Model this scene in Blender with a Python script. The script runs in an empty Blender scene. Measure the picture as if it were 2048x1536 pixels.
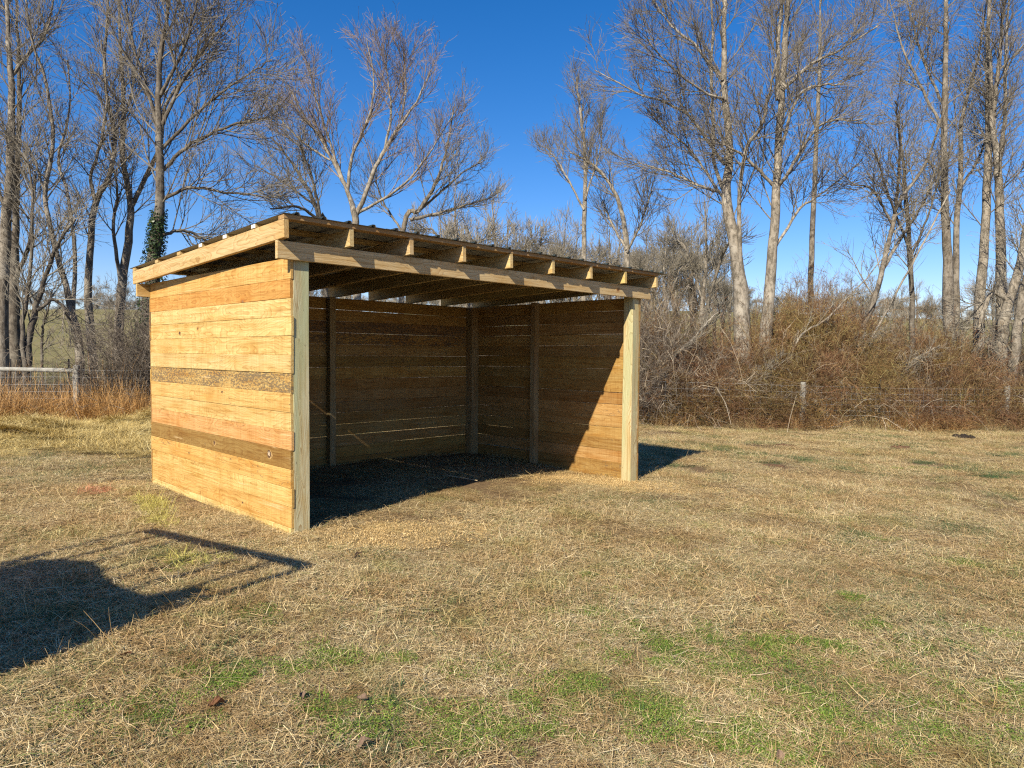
import bpy, math, random
import numpy as np
from mathutils import Matrix, Vector

# ------------------------------------------------------------------ camera
R = math.radians
S = bpy.context.scene
COL = S.collection
PITCH, ROLL, FPX, CAMZ = R(2.3475), R(0.510), 1406.3, 1.45
cp, sp, cr, sr = math.cos(PITCH), math.sin(PITCH), math.cos(ROLL), math.sin(ROLL)
cam_d = bpy.data.cameras.new('camera')
cam = bpy.data.objects.new('camera', cam_d)
COL.objects.link(cam)
cam_d.sensor_width = 36.0
cam_d.lens = FPX / 2048 * 36.0
cam_d.clip_start, cam_d.clip_end = 0.05, 3000
_fw = Vector((0, cp, -sp)); _up0 = Vector((0, sp, cp)); _rt0 = Vector((1, 0, 0))
_rt = _rt0 * cr + _up0 * sr          # roll seen as a slight clockwise turn of the picture
_up = _up0 * cr - _rt0 * sr
_m = Matrix.Identity(4)
for i in range(3):
    _m[i][0], _m[i][1], _m[i][2] = _rt[i], _up[i], -_fw[i]
_m[2][3] = CAMZ
cam.matrix_world = _m
S.camera = cam

# ------------------------------------------------------------------ light
SUN = np.array([0.565, 1.283, -1.0])           # the way the sunlight travels
SUN_EL = math.atan2(1.0, math.hypot(0.565, 1.283))
world = bpy.data.worlds.new('World'); S.world = world
world.use_nodes = True
wn = world.node_tree
bg = wn.nodes['Background']
sky = wn.nodes.new('ShaderNodeTexSky')
sky.sky_type = 'NISHITA'; sky.sun_disc = False
sky.sun_elevation = SUN_EL
sky.sun_rotation = math.atan2(-0.565, -1.283) % (2 * math.pi)
sky.altitude = 300; sky.air_density = 1.0; sky.dust_density = 0.25; sky.ozone_density = 3.0
hs = wn.nodes.new('ShaderNodeHueSaturation'); hs.inputs['Saturation'].default_value = 1.38
wn.links.new(sky.outputs[0], hs.inputs['Color'])
tintn = wn.nodes.new('ShaderNodeMix'); tintn.data_type = 'RGBA'; tintn.blend_type = 'MULTIPLY'; tintn.inputs[0].default_value = 1.0
tintn.inputs[7].default_value = (1.08, 0.96, 1.12, 1)
wn.links.new(hs.outputs[0], tintn.inputs[6]); wn.links.new(tintn.outputs[2], bg.inputs[0])
bg.inputs[1].default_value = 0.088
sun_d = bpy.data.lights.new('sun', 'SUN')
sun_d.energy = 5.0; sun_d.angle = R(0.53); sun_d.color = (1.0, 0.92, 0.77)
sun = bpy.data.objects.new('sun', sun_d); COL.objects.link(sun)
sun.rotation_euler = Vector(SUN).to_track_quat('-Z', 'Y').to_euler()
sun.location = (-8, -12, 20)
vs = S.view_settings
vs.view_transform = 'Standard'; vs.look = 'None'; vs.gamma = 1.0; vs.use_curve_mapping = False
vs.exposure = 0.60
S.render.film_transparent = False
S.cycles.max_bounces = 5; S.cycles.diffuse_bounces = 1; S.cycles.glossy_bounces = 2
S.cycles.transparent_max_bounces = 4
S.cycles.filter_width = 1.2
S.cycles.use_denoising = False

rng = np.random.default_rng(7)
random.seed(7)

# ------------------------------------------------------------------ helpers
def at(px, py, Y):
    """the point that lies Y metres ahead, seen where the photograph (2048 wide) shows px, py"""
    x, y = px - 1024.0, py - 768.0
    x, y = x * cr + y * sr, -x * sr + y * cr
    dx, dy, dz = x / FPX, cp - y / FPX * sp, -sp - y / FPX * cp
    t = Y / dy
    return np.array([dx * t, Y, CAMZ + dz * t])

def on_ground(px, py):
    p = at(px, py, 5.0)
    d = p - np.array([0, 0, CAMZ])
    t = 1.0
    for _ in range(30):
        q = np.array([0, 0, CAMZ]) + d * t
        t = (ground_z(q[0], q[1]) - CAMZ) / d[2] if d[2] < 0 else t
    q = np.array([0, 0, CAMZ]) + d * t
    q[2] = ground_z(q[0], q[1])
    return q

def tag(o, label=None, cat=None, group=None, kind=None):
    if label: o['label'] = label
    if cat: o['category'] = cat
    if group: o['group'] = group
    if kind: o['kind'] = kind
    return o

def empty(name, loc=(0, 0, 0), rz=0.0):
    o = bpy.data.objects.new(name, None); COL.objects.link(o)
    o.location = loc; o.rotation_euler = (0, 0, rz); o.empty_display_size = 0.2
    return o

def mesh_arrays(name, V, F, mats=None, smooth=False, midx=None, attrs=None):
    """V (n,3), F: array (m,3|4) or list of such arrays"""
    if not isinstance(F, list): F = [F]
    F = [np.asarray(f, dtype=np.int32) for f in F if len(f)]
    me = bpy.data.meshes.new(name)
    V = np.asarray(V, dtype=np.float32)
    me.vertices.add(len(V)); me.vertices.foreach_set('co', V.ravel())
    nl = sum(f.size for f in F); npoly = sum(len(f) for f in F)
    me.loops.add(nl); me.polygons.add(npoly)
    me.loops.foreach_set('vertex_index', np.concatenate([f.ravel() for f in F]))
    starts, k = [], 0
    for f in F:
        starts.append(k + np.arange(len(f), dtype=np.int32) * f.shape[1]); k += f.size
    me.polygons.foreach_set('loop_start', np.concatenate(starts))
    me.polygons.foreach_set('use_smooth', np.full(npoly, bool(smooth), dtype=bool))
    if midx is not None: me.polygons.foreach_set('material_index', np.asarray(midx, dtype=np.int32))
    for m in (mats if isinstance(mats, (list, tuple)) else [mats] if mats else []): me.materials.append(m)
    for k_, a in (attrs or {}).items():
        at_ = me.attributes.new(k_, 'FLOAT', 'POINT'); at_.data.foreach_set('value', np.asarray(a, dtype=np.float32))
    me.update(calc_edges=True)
    return me

def link(name, me, parent=None):
    o = bpy.data.objects.new(name, me); COL.objects.link(o)
    if parent: o.parent = parent
    return o

def unit(a):
    return a / np.maximum(np.linalg.norm(a, axis=-1, keepdims=True), 1e-9)

def tubes(P, Rr, sides=3, cap=False):
    """many polylines P (N,K,3) with radii Rr (N,K) -> verts, quads"""
    P = np.asarray(P, dtype=np.float64); Rr = np.asarray(Rr)
    N, K, _ = P.shape
    T = np.empty_like(P)
    T[:, 1:-1] = P[:, 2:] - P[:, :-2]; T[:, 0] = P[:, 1] - P[:, 0]; T[:, -1] = P[:, -1] - P[:, -2]
    T = unit(T)
    m = unit(P[:, -1] - P[:, 0])
    ref = np.where(np.abs(m[:, :1]) < 0.75, np.array([[1.0, 0.07, 0.03]]), np.array([[0.05, 1.0, 0.06]]))[:, None, :]
    e1 = unit(ref - T * np.sum(ref * T, -1, keepdims=True)); e2 = np.cross(T, e1)
    a = np.arange(sides) * 2 * math.pi / sides
    V = P[:, :, None, :] + Rr[:, :, None, None] * (np.cos(a)[None, None, :, None] * e1[:, :, None, :] + np.sin(a)[None, None, :, None] * e2[:, :, None, :])
    V = V.reshape(-1, 3)
    n, k, s = np.meshgrid(np.arange(N), np.arange(K - 1), np.arange(sides), indexing='ij')
    b = n * K * sides + k * sides
    s2 = (s + 1) % sides
    Q = np.stack([b + s, b + s2, b + sides + s2, b + sides + s], -1).reshape(-1, 4)
    return V, Q

class Parts:
    def __init__(self): self.V, self.F, self.n, self.M, self.A = [], [], 0, [], []
    def add(self, V, F, mi=0, a=None):
        F = np.asarray(F) + self.n
        self.V.append(np.asarray(V, dtype=float)); self.F.append(F); self.n += len(V)
        self.M.append(np.full(len(F), mi))
        if a is not None: self.A.append(np.asarray(a, dtype=float))
    def mesh(self, name, mats, smooth=False, attr=None):
        # keep each block as its own face array
        return mesh_arrays(name, np.concatenate(self.V), list(self.F), mats, smooth, np.concatenate(self.M),
                           {attr: np.concatenate(self.A)} if attr else None)

def box(P, lo, hi, mi=0):
    (a, b, c), (d, e, f) = lo, hi
    V = [(a, b, c), (d, b, c), (d, e, c), (a, e, c), (a, b, f), (d, b, f), (d, e, f), (a, e, f)]
    P.add(V, [(0, 3, 2, 1), (4, 5, 6, 7), (0, 1, 5, 4), (1, 2, 6, 5), (2, 3, 7, 6), (3, 0, 4, 7)], mi)

def timber_mesh(name, L, t, h, mat, nx=5, jit=0.0, bow=0.0, ch=0.003):
    """sawn timber: length on X, thickness on Y, height on Z, chamfered, centred"""
    xs = np.linspace(-L / 2, L / 2, nx + 1)
    w = rng.normal(0, 1, (4, nx + 1)); w = (w + np.roll(w, 1, 1)) / 1.4
    y1 = t / 2; z1 = h / 2
    V = []
    for i, x in enumerate(xs):
        zt = z1 + w[0, i] * jit; zb = -z1 + w[1, i] * jit
        oy = w[2, i] * jit * 0.6 + bow * (1 - (2 * x / L) ** 2)
        ring = [(-y1 + ch, zb), (y1 - ch, zb), (y1, zb + ch), (y1, zt - ch), (y1 - ch, zt), (-y1 + ch, zt), (-y1, zt - ch), (-y1, zb + ch)]
        V += [(x + (w[3, i] * jit if i in (0, nx) else 0), oy + a, b) for a, b in ring]
    Q = [(i * 8 + k, i * 8 + (k + 1) % 8, (i + 1) * 8 + (k + 1) % 8, (i + 1) * 8 + k) for i in range(nx) for k in range(8)]
    caps = [[0, 7, 6, 5, 4, 3, 2, 1], [nx * 8 + k for k in range(8)]]
    return mesh_arrays(name, np.array(V), [np.array(Q)[:, ::-1], np.array(caps)[:, ::-1]], mat)

# ------------------------------------------------------------------ node helpers
def new_mat(name):
    m = bpy.data.materials.new(name); m.use_nodes = True
    nt = m.node_tree
    b = nt.nodes['Principled BSDF']
    b.inputs['Roughness'].default_value = 0.85
    b.inputs['Specular IOR Level'].default_value = 0.25
    return m, nt, b

class N:
    """small node-graph writer"""
    def __init__(self, nt): self.nt = nt
    def node(self, t, **kw):
        n = self.nt.nodes.new(t)
        for k, v in kw.items(): setattr(n, k, v)
        return n
    def link(self, a, b): self.nt.links.new(a, b)
    def set(self, sock, v):
        if isinstance(v, bpy.types.NodeSocket): self.link(v, sock)
        else: sock.default_value = v
    def math(self, op, a, b=0.0, clamp=False):
        n = self.node('ShaderNodeMath', operation=op, use_clamp=clamp)
        self.set(n.inputs[0], a); self.set(n.inputs[1], b); return n.outputs[0]
    def vmath(self, op, a, b=(0, 0, 0)):
        n = self.node('ShaderNodeVectorMath', operation=op)
        self.set(n.inputs[0], a); self.set(n.inputs[1], b); return n.outputs[0]
    def mix(self, fac, a, b, mode='MIX'):
        n = self.node('ShaderNodeMix', data_type='RGBA', blend_type=mode)
        self.set(n.inputs[0], fac)
        self.set(n.inputs[6], a if not isinstance(a, tuple) else (*a[:3], 1)); self.set(n.inputs[7], b if not isinstance(b, tuple) else (*b[:3], 1))
        return n.outputs[2]
    def noise(self, vec, scale, detail=3.0, rough=0.55, dist=0.0, col=False):
        n = self.node('ShaderNodeTexNoise')
        if vec is not None: self.link(vec, n.inputs['Vector'])
        n.inputs['Scale'].default_value = scale; n.inputs['Detail'].default_value = detail
        n.inputs['Roughness'].default_value = rough; n.inputs['Distortion'].default_value = dist
        return n.outputs[1 if col else 0]
    def ramp(self, fac, stops, interp='LINEAR'):
        n = self.node('ShaderNodeValToRGB'); cr_ = n.color_ramp; cr_.interpolation = interp
        while len(cr_.elements) < len(stops): cr_.elements.new(0.5)
        for e, (p, c) in zip(cr_.elements, stops):
            e.position = p; e.color = (*c, 1) if isinstance(c, tuple) else (c, c, c, 1)
        self.set(n.inputs[0], fac); return n.outputs[0]
    def bump(self, h, strength=0.3, dist=0.01):
        n = self.node('ShaderNodeBump'); n.inputs['Strength'].default_value = strength; n.inputs['Distance'].default_value = dist
        self.link(h, n.inputs['Height']); return n.outputs[0]
    def geo(self, k='Position'): return self.node('ShaderNodeNewGeometry').outputs[k]
    def obj(self): return self.node('ShaderNodeTexCoord').outputs['Object']
    def info(self, k): return self.node('ShaderNodeObjectInfo').outputs[k]
    def attr(self, name, k='Fac'):
        n = self.node('ShaderNodeAttribute', attribute_name=name); return n.outputs[k]

def plain(name, col, rough=0.8, var=0.25, scale=20.0, metallic=0.0):
    m, nt, b = new_mat(name); g = N(nt)
    n = g.noise(g.obj(), scale, 4)
    c = g.mix(g.ramp(n, [(0.3, 0.0), (0.7, 1.0)]), tuple(x * (1 - var) for x in col), tuple(min(1, x * (1 + var)) for x in col))
    g.link(c, b.inputs['Base Color']); b.inputs['Roughness'].default_value = rough; b.inputs['Metallic'].default_value = metallic
    return m

def wood_mat(name, ring=0.5, knots=True, mildew=True, green=0.0, saw=True, axis='X'):
    """tint comes from each object's own colour; its alpha says how mouldy the piece is"""
    m, nt, b = new_mat(name); g = N(nt)
    oc = g.obj(); rnd = g.info('Random'); tint = g.info('Color'); alpha = g.info('Alpha')
    if axis == 'Z':
        mp = g.node('ShaderNodeMapping'); mp.inputs['Rotation'].default_value = (0, R(90), 0); g.link(oc, mp.inputs[0]); oc = mp.outputs[0]
    off = g.vmath('SCALE', (13.1, 7.7, 5.3)); off.node.inputs['Scale'].default_value = 1.0
    g.link(g.math('MULTIPLY', rnd, 9.0), off.node.inputs['Scale'])
    p = g.vmath('ADD', oc, off)
    sx = g.vmath('MULTIPLY', p, (0.35, 1, 1))
    warp = g.noise(sx, 2.2, 3, 0.6, col=True)
    warp2 = g.vmath('SCALE', g.vmath('SUBTRACT', warp, (0.5, 0.5, 0.5))); warp2.node.inputs['Scale'].default_value = 0.28
    rp = g.vmath('ADD', g.vmath('MULTIPLY', oc, (0.02, 1, 1)), warp2)
    cent = g.node('ShaderNodeCombineXYZ'); g.set(cent.inputs[1], g.math('ADD', g.math('MULTIPLY', rnd, 0.10), 0.03)); g.set(cent.inputs[2], g.math('SUBTRACT', g.math('FRACT', g.math('MULTIPLY', rnd, 17.0)), 0.5))
    cz = g.vmath('MULTIPLY', cent.outputs[0], (1, 1, 0.16)); rp = g.vmath('ADD', rp, cz)
    wv = g.node('ShaderNodeTexWave', wave_type='RINGS', rings_direction='X', wave_profile='SAW'); g.link(rp, wv.inputs[0])
    wv.inputs['Scale'].default_value = 26; wv.inputs['Distortion'].default_value = 1.2; wv.inputs['Detail'].default_value = 2; wv.inputs['Detail Scale'].default_value = 2
    rings = g.ramp(wv.outputs['Fac'], [(0.0, 0.0), (0.7, 0.35), (0.93, 1.0), (1.0, 0.0)])
    streak = g.noise(g.vmath('MULTIPLY', p, (1.6, 48, 48)), 1.0, 5, 0.7)
    blot = g.noise(g.vmath('MULTIPLY', p, (1.6, 7, 7)), 1.3, 4, 0.65)
    c = g.mix(g.math('MULTIPLY', rings, min(1.0, ring * 1.25)), tint, g.mix(1.0, tint, (0.58, 0.42, 0.28), 'MULTIPLY'))
    c = g.mix(g.ramp(streak, [(0.34, 0.9), (0.54, 0.0)]), c, g.mix(1.0, c, (0.70, 0.60, 0.44), 'MULTIPLY'))
    c = g.mix(g.ramp(blot, [(0.46, 0.0), (0.68, 0.8)]), c, g.mix(1.0, c, (0.88, 0.73, 0.50), 'MULTIPLY'))
    pale = g.noise(g.vmath('MULTIPLY', p, (0.9, 9, 16)), 1.7, 3, 0.55)
    c = g.mix(g.ramp(pale, [(0.66, 0.0), (0.72, 0.6)]), c, g.mix(0.55, c, (0.80, 0.62, 0.36)))
    if green:
        gn = g.noise(g.vmath('MULTIPLY', p, (0.8, 7, 7)), 1.0, 3)
        c = g.mix(g.ramp(gn, [(0.42, 0.0), (0.62, green)]), c, (0.36, 0.42, 0.23))
    spk = g.noise(g.vmath('MULTIPLY', p, (14, 30, 55)), 1.0, 3, 0.6)
    c = g.mix(g.ramp(spk, [(0.685, 0.0), (0.73, 0.75)]), c, (0.13, 0.085, 0.05))
    hgt = g.math('ADD', g.math('MULTIPLY', streak, 0.6), g.math('MULTIPLY', rings, 0.25))
    if saw:
        sw = g.noise(g.vmath('MULTIPLY', p, (170, 3, 2.5)), 1.0, 2, 0.5)
        band = g.noise(g.vmath('MULTIPLY', p, (6, 1, 0.6)), 1.0, 1)
        c = g.mix(g.math('MULTIPLY', g.ramp(sw, [(0.35, 0.8), (0.55, 0.0)]), 0.6), c, g.mix(1.0, c, (0.72, 0.63, 0.52), 'MULTIPLY'))
        c = g.mix(g.ramp(band, [(0.40, 0.35), (0.5, 0.0)]), c, g.mix(1.0, c, (0.84, 0.74, 0.60), 'MULTIPLY'))
        hgt = g.math('ADD', hgt, g.math('MULTIPLY', sw, 0.35))
    if knots:
        kp = g.vmath('MULTIPLY', p, (1.0, 0.2, 1.35))
        vo = g.node('ShaderNodeTexVoronoi'); vo.inputs['Scale'].default_value = 2.1; g.link(kp, vo.inputs['Vector'])
        kn = g.noise(p, 25, 2)
        dist = g.math('ADD', vo.outputs['Distance'], g.math('MULTIPLY', g.math('SUBTRACT', kn, 0.5), 0.05))
        sepc = g.node('ShaderNodeSeparateColor'); g.link(vo.outputs['Color'], sepc.inputs[0])
        pick = g.math('GREATER_THAN', sepc.outputs[0], 0.55)
        size = g.math('MULTIPLY', sepc.outputs[1], 0.5)
        dd = g.math('DIVIDE', dist, g.math('ADD', size, 0.45))
        core = g.math('MULTIPLY', g.ramp(dd, [(0.045, 1.0), (0.075, 0.0)]), pick)
        halo = g.math('MULTIPLY', g.ramp(dd, [(0.06, 0.75), (0.16, 0.0)]), pick)
        c = g.mix(halo, c, g.mix(1.0, c, (0.80, 0.55, 0.33), 'MULTIPLY'))
        c = g.mix(core, c, g.mix(g.ramp(kn, [(0.4, 0.0), (0.6, 1.0)]), (0.16, 0.075, 0.03), (0.30, 0.15, 0.06)))
    if mildew:
        mn = g.noise(g.vmath('MULTIPLY', p, (24, 60, 62)), 1.0, 3, 0.75)
        mb = g.noise(g.vmath('MULTIPLY', p, (2.2, 4, 10)), 1.0, 3, 0.6)
        mm = g.math('ADD', g.math('MULTIPLY', mn, 0.85), g.math('MULTIPLY', mb, 0.32))
        thr = g.math('SUBTRACT', 0.86, g.math('MULTIPLY', alpha, 0.31))
        k = g.math('MULTIPLY', g.math('SUBTRACT', mm, thr), 20.0, clamp=True)
        c = g.mix(g.math('MULTIPLY', k, 0.72), c, (0.085, 0.07, 0.055))
    g.link(c, b.inputs['Base Color'])
    g.link(g.bump(hgt, 0.35, 0.004), b.inputs['Normal'])
    b.inputs['Roughness'].default_value = 0.75
    return m

M = {}
M['pine'] = wood_mat('rough_sawn_pine')
M['frame'] = wood_mat('framing_lumber', ring=0.55, mildew=False, saw=False, green=0.05)
M['post'] = wood_mat('pressure_treated_post', ring=0.9, mildew=False, saw=False, green=0.5, axis='Z')
M['inner_post'] = wood_mat('shade_toned_inner_post', ring=0.9, mildew=False, saw=False, green=0.15, axis='Z')  # browner copy for inner posts, the shed's inside shade is in its tone
M['roof_green'] = plain('dark_green_metal', (0.030, 0.040, 0.036), 0.4, 0.15, 6)
M['roof_under'] = plain('galvanised_underside', (0.36, 0.36, 0.35), 0.55, 0.12, 6)
M['wire'] = plain('galvanised_wire', (0.42, 0.42, 0.40), 0.5, 0.1, 5)
M['steel'] = plain('painted_steel', (0.03, 0.032, 0.035), 0.45, 0.2, 8)
M['tyre'] = plain('tyre_rubber', (0.022, 0.022, 0.023), 0.85, 0.2, 30)
M['tarp'] = plain('grey_tarpaulin', (0.10, 0.11, 0.12), 0.6, 0.25, 5)
M['paper'] = plain('white_stapled_tag', (0.78, 0.77, 0.74), 0.7, 0.05, 10)
M['grey_wood'] = plain('weathered_grey_wood', (0.33, 0.31, 0.26), 0.9, 0.35, 12)
M['tpost'] = plain('rusty_fence_steel', (0.05, 0.045, 0.04), 0.7, 0.3, 12)
M['dung'] = plain('dark_dry_manure', (0.030, 0.022, 0.016), 0.95, 0.5, 30)
M['dung_brown'] = plain('brown_dry_manure', (0.13, 0.072, 0.038), 0.95, 0.5, 30)
M['leaf_dry'] = plain('dry_brown_leaf', (0.21, 0.095, 0.042), 0.7, 0.45, 40)
M['leaf_grey'] = plain('dry_grey_brown_leaf', (0.20, 0.13, 0.085), 0.75, 0.4, 40)
M['knot_pale'] = plain('knot_split_wood', (0.45, 0.34, 0.22), 0.8, 0.5, 60)
M['knot_dark'] = plain('knot_dark_ring', (0.12, 0.065, 0.030), 0.8, 0.4, 60)
M['knot_ring'] = plain('knot_outer_ring', (0.42, 0.26, 0.10), 0.8, 0.35, 60)
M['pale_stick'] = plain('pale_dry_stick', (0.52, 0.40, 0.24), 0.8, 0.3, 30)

def blade_mat(name, stops, patch=None, rough=0.7, trans=0.0):
    m, nt, b = new_mat(name); g = N(nt)
    c = g.ramp(g.math('ADD', g.math('MULTIPLY', g.attr('rnd'), 0.86), g.math('MULTIPLY', g.info('Random'), 0.14)), stops)
    if patch:
        pos = g.geo()
        for scale, lo, hi, amt, col, mode in patch:
            n = g.noise(pos, scale, 3, 0.6)
            c = g.mix(g.ramp(n, [(lo, 0.0), (hi, amt)]), c, g.mix(1.0, c, col, 'MULTIPLY') if mode == 'MULTIPLY' else col)
    g.link(c, b.inputs['Base Color']); b.inputs['Roughness'].default_value = rough
    if trans:
        tr = g.node('ShaderNodeBsdfTranslucent'); g.link(c, tr.inputs[0])
        mx = g.node('ShaderNodeMixShader'); mx.inputs[0].default_value = trans
        out = nt.nodes['Material Output']
        g.link(b.outputs[0], mx.inputs[1]); g.link(tr.outputs[0], mx.inputs[2]); g.link(mx.outputs[0], out.inputs[0])
    return m

M['straw'] = blade_mat('dry_winter_grass', [(0.0, (0.13, 0.085, 0.038)), (0.16, (0.34, 0.23, 0.10)), (0.42, (0.56, 0.405, 0.19)), (0.74, (0.72, 0.56, 0.30)), (0.85, (0.84, 0.71, 0.44)), (0.87, (0.20, 0.24, 0.07)), (1.0, (0.28, 0.30, 0.11))],
    [(0.9, 0.42, 0.60, 0.55, (0.74, 0.62, 0.50), 'MULTIPLY'), (4.5, 0.50, 0.66, 0.7, (0.66, 0.56, 0.46), 'MULTIPLY'), (1.7, 0.52, 0.68, 0.45, (0.66, 0.80, 0.46), 'MULTIPLY')])
M['green'] = blade_mat('green_ground_leaves', [(0.0, (0.045, 0.08, 0.016)), (0.35, (0.14, 0.23, 0.03)), (0.75, (0.28, 0.39, 0.055)), (1.0, (0.48, 0.50, 0.16))], trans=0.25)
M['greenblade'] = blade_mat('green_grass_blades', [(0.0, (0.04, 0.075, 0.03)), (0.5, (0.085, 0.14, 0.05)), (0.85, (0.15, 0.21, 0.07)), (1.0, (0.40, 0.32, 0.16))], trans=0.2)
M['hay'] = blade_mat('scattered_hay', [(0.0, (0.15, 0.095, 0.03)), (0.3, (0.46, 0.32, 0.10)), (0.7, (0.72, 0.54, 0.20)), (1.0, (0.90, 0.75, 0.38))])
M['sedge'] = blade_mat('broomsedge_stems', [(0.0, (0.24, 0.115, 0.038)), (0.4, (0.54, 0.29, 0.095)), (0.8, (0.72, 0.42, 0.155)), (1.0, (0.80, 0.57, 0.30))])
M['paint_yellow'] = blade_mat('yellow_sprayed_grass', [(0.0, (0.24, 0.20, 0.05)), (0.5, (0.50, 0.43, 0.10)), (1.0, (0.66, 0.58, 0.20))])
M['paint_red'] = blade_mat('red_sprayed_grass', [(0.0, (0.28, 0.09, 0.045)), (0.5, (0.55, 0.20, 0.11)), (1.0, (0.68, 0.42, 0.24))])
M['sawdust'] = blade_mat('sawdust_crumbs', [(0.0, (0.40, 0.24, 0.09)), (0.5, (0.62, 0.42, 0.17)), (1.0, (0.80, 0.60, 0.30))])
M['briar'] = blade_mat('briar_stems', [(0.0, (0.050, 0.022, 0.011)), (0.45, (0.15, 0.068, 0.032)), (0.75, (0.23, 0.125, 0.058)), (1.0, (0.40, 0.29, 0.15))],
    [(0.55, 0.42, 0.60, 0.9, (0.95, 1.22, 0.90), 'MULTIPLY'), (0.9, 0.50, 0.66, 0.55, (1.5, 1.4, 1.2), 'MULTIPLY')])
M['brush'] = blade_mat('grey_brown_brush', [(0.0, (0.045, 0.034, 0.025)), (0.5, (0.13, 0.10, 0.072)), (0.85, (0.22, 0.18, 0.13)), (1.0, (0.38, 0.32, 0.25))])
M['pale_cane'] = blade_mat('pale_cane_bark', [(0.0, (0.17, 0.12, 0.075)), (0.5, (0.33, 0.26, 0.17)), (1.0, (0.50, 0.42, 0.31))])
M['ivy'] = blade_mat('ivy_leaves', [(0.0, (0.010, 0.022, 0.007)), (0.6, (0.028, 0.050, 0.015)), (1.0, (0.09, 0.12, 0.045))], rough=0.4)

def bark(name, base, dark, pale, sc=1.0):
    m, nt, b = new_mat(name); g = N(nt)
    pos = g.obj()
    v = g.vmath('MULTIPLY', pos, (1, 1, 0.28))
    n1 = g.noise(v, 14 * sc, 5, 0.65)
    n2 = g.noise(pos, 2.2 * sc, 3, 0.6)
    n3 = g.noise(pos, 7 * sc, 4, 0.6)
    c = g.mix(g.ramp(n1, [(0.40, 0.0), (0.58, 1.0)]), dark, base)
    c = g.mix(g.ramp(n2, [(0.48, 0.0), (0.66, 0.8)]), c, pale)
    c = g.mix(g.ramp(n3, [(0.54, 0.0), (0.64, 0.85)]), c, dark)
    n4 = g.noise(g.vmath('MULTIPLY', pos, (1, 1, 2.5)), 26 * sc, 3, 0.7)
    c = g.mix(g.ramp(n4, [(0.56, 0.0), (0.66, 0.7)]), c, pale)
    g.link(c, b.inputs['Base Color']); g.link(g.bump(n1, 0.7, 0.03), b.inputs['Normal'])
    b.inputs['Roughness'].default_value = 0.9
    return m
M['bark_pale'] = bark('pale_grey_bark', (0.30, 0.255, 0.195), (0.12, 0.10, 0.072), (0.42, 0.37, 0.29))
M['bark_grey'] = bark('grey_brown_bark', (0.22, 0.185, 0.14), (0.09, 0.072, 0.052), (0.34, 0.30, 0.24))
M['bark_dark'] = bark('dark_bark', (0.13, 0.105, 0.078), (0.055, 0.044, 0.033), (0.25, 0.22, 0.17))
M['twig_brown'] = plain('brown_twigs', (0.185, 0.160, 0.122), 0.85, 0.35, 3)
M['twig_grey'] = plain('grey_twigs', (0.23, 0.20, 0.15), 0.85, 0.35, 3)
M['twig_red'] = plain('reddish_twigs', (0.23, 0.175, 0.135), 0.85, 0.35, 3)

# ------------------------------------------------------------------ ground
FENCE0 = np.array([-9.8, 16.0]); FENCED = np.array([24.1, 4.5]); FENCED /= np.linalg.norm(FENCED)
def fence_y(x): return FENCE0[1] + (x - FENCE0[0]) * FENCED[1] / FENCED[0]
HAY = [(-8.9, 12.9, 1.0, 0.45, 0.20), (-6.9, 14.0, 1.3, 0.4, 0.24), (-8.4, 11.6, 0.8, 0.28, 0.20), (-5.6, 13.6, 1.6, 0.7, 0.07), (-10.8, 13.5, 1.5, 0.8, 0.12), (-7.5, 12.6, 1.5, 0.6, 0.05)]
def ss(x, a, b):
    t = np.clip((x - a) / (b - a), 0, 1); return t * t * (3 - 2 * t)
def ground_z(x, y):
    x = np.asarray(x, dtype=float); y = np.asarray(y, dtype=float)
    d = x + 1.74
    z = np.where(d > 0, -0.5 * np.tanh(0.09 * d), -0.05 * ss(-d, 0, 8)) 
    z = z - 0.012 * np.clip(y - 7.0, 0, 30)
    z = z + 0.014 * np.sin(1.2 * x + 0.5 * y) * np.cos(0.9 * y - 0.4 * x) + 0.004 * np.sin(3.1 * x - 1.9 * y + 1.0)
    for hx, hy, sx, sy, h in HAY:
        z = z + h * np.exp(-((x - hx) / sx) ** 2 - ((y - hy) / sy) ** 2)
    for hx, hy, s_, h in ((-1.45, 5.50, 0.22, 0.035), (-0.95, 5.75, 0.35, 0.03), (1.5, 8.85, 0.5, 0.03)):
        z = z + h * np.exp(-((x - hx) ** 2 + (y - hy) ** 2) / s_ ** 2)
    r = y + 0.02 * np.abs(x)
    hill = ss(r, 26, 165) * (10.6 + 1.2 * np.sin(x * 0.012 + 1.0) + 0.6 * np.sin(x * 0.05)) - 2.0 * ss(r, 180, 900)
    return z + hill

def axis_pts(a, b, step, far_lo, far_hi):
    mid = np.arange(a, b + 1e-6, step)
    hi = [b]; s_ = step
    while hi[-1] < far_hi: s_ *= 1.18; hi.append(hi[-1] + s_)
    lo = [a]; s_ = step
    while lo[-1] > far_lo: s_ *= 1.18; lo.append(lo[-1] - s_)
    return np.concatenate([np.array(lo[1:][::-1]), mid, np.array(hi[1:])])
gx = axis_pts(-13, 18, 0.16, -900, 900); gy = axis_pts(-4, 22, 0.16, -60, 1500)
GX, GY = np.meshgrid(gx, gy)
GZ = ground_z(GX, GY)
GV = np.stack([GX, GY, GZ], -1).reshape(-1, 3)
ny_, nx_ = GX.shape
ii, jj = np.meshgrid(np.arange(ny_ - 1), np.arange(nx_ - 1), indexing='ij')
b0 = (ii * nx_ + jj).ravel()
GQ = np.stack([b0, b0 + 1, b0 + nx_ + 1, b0 + nx_], -1)
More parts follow.
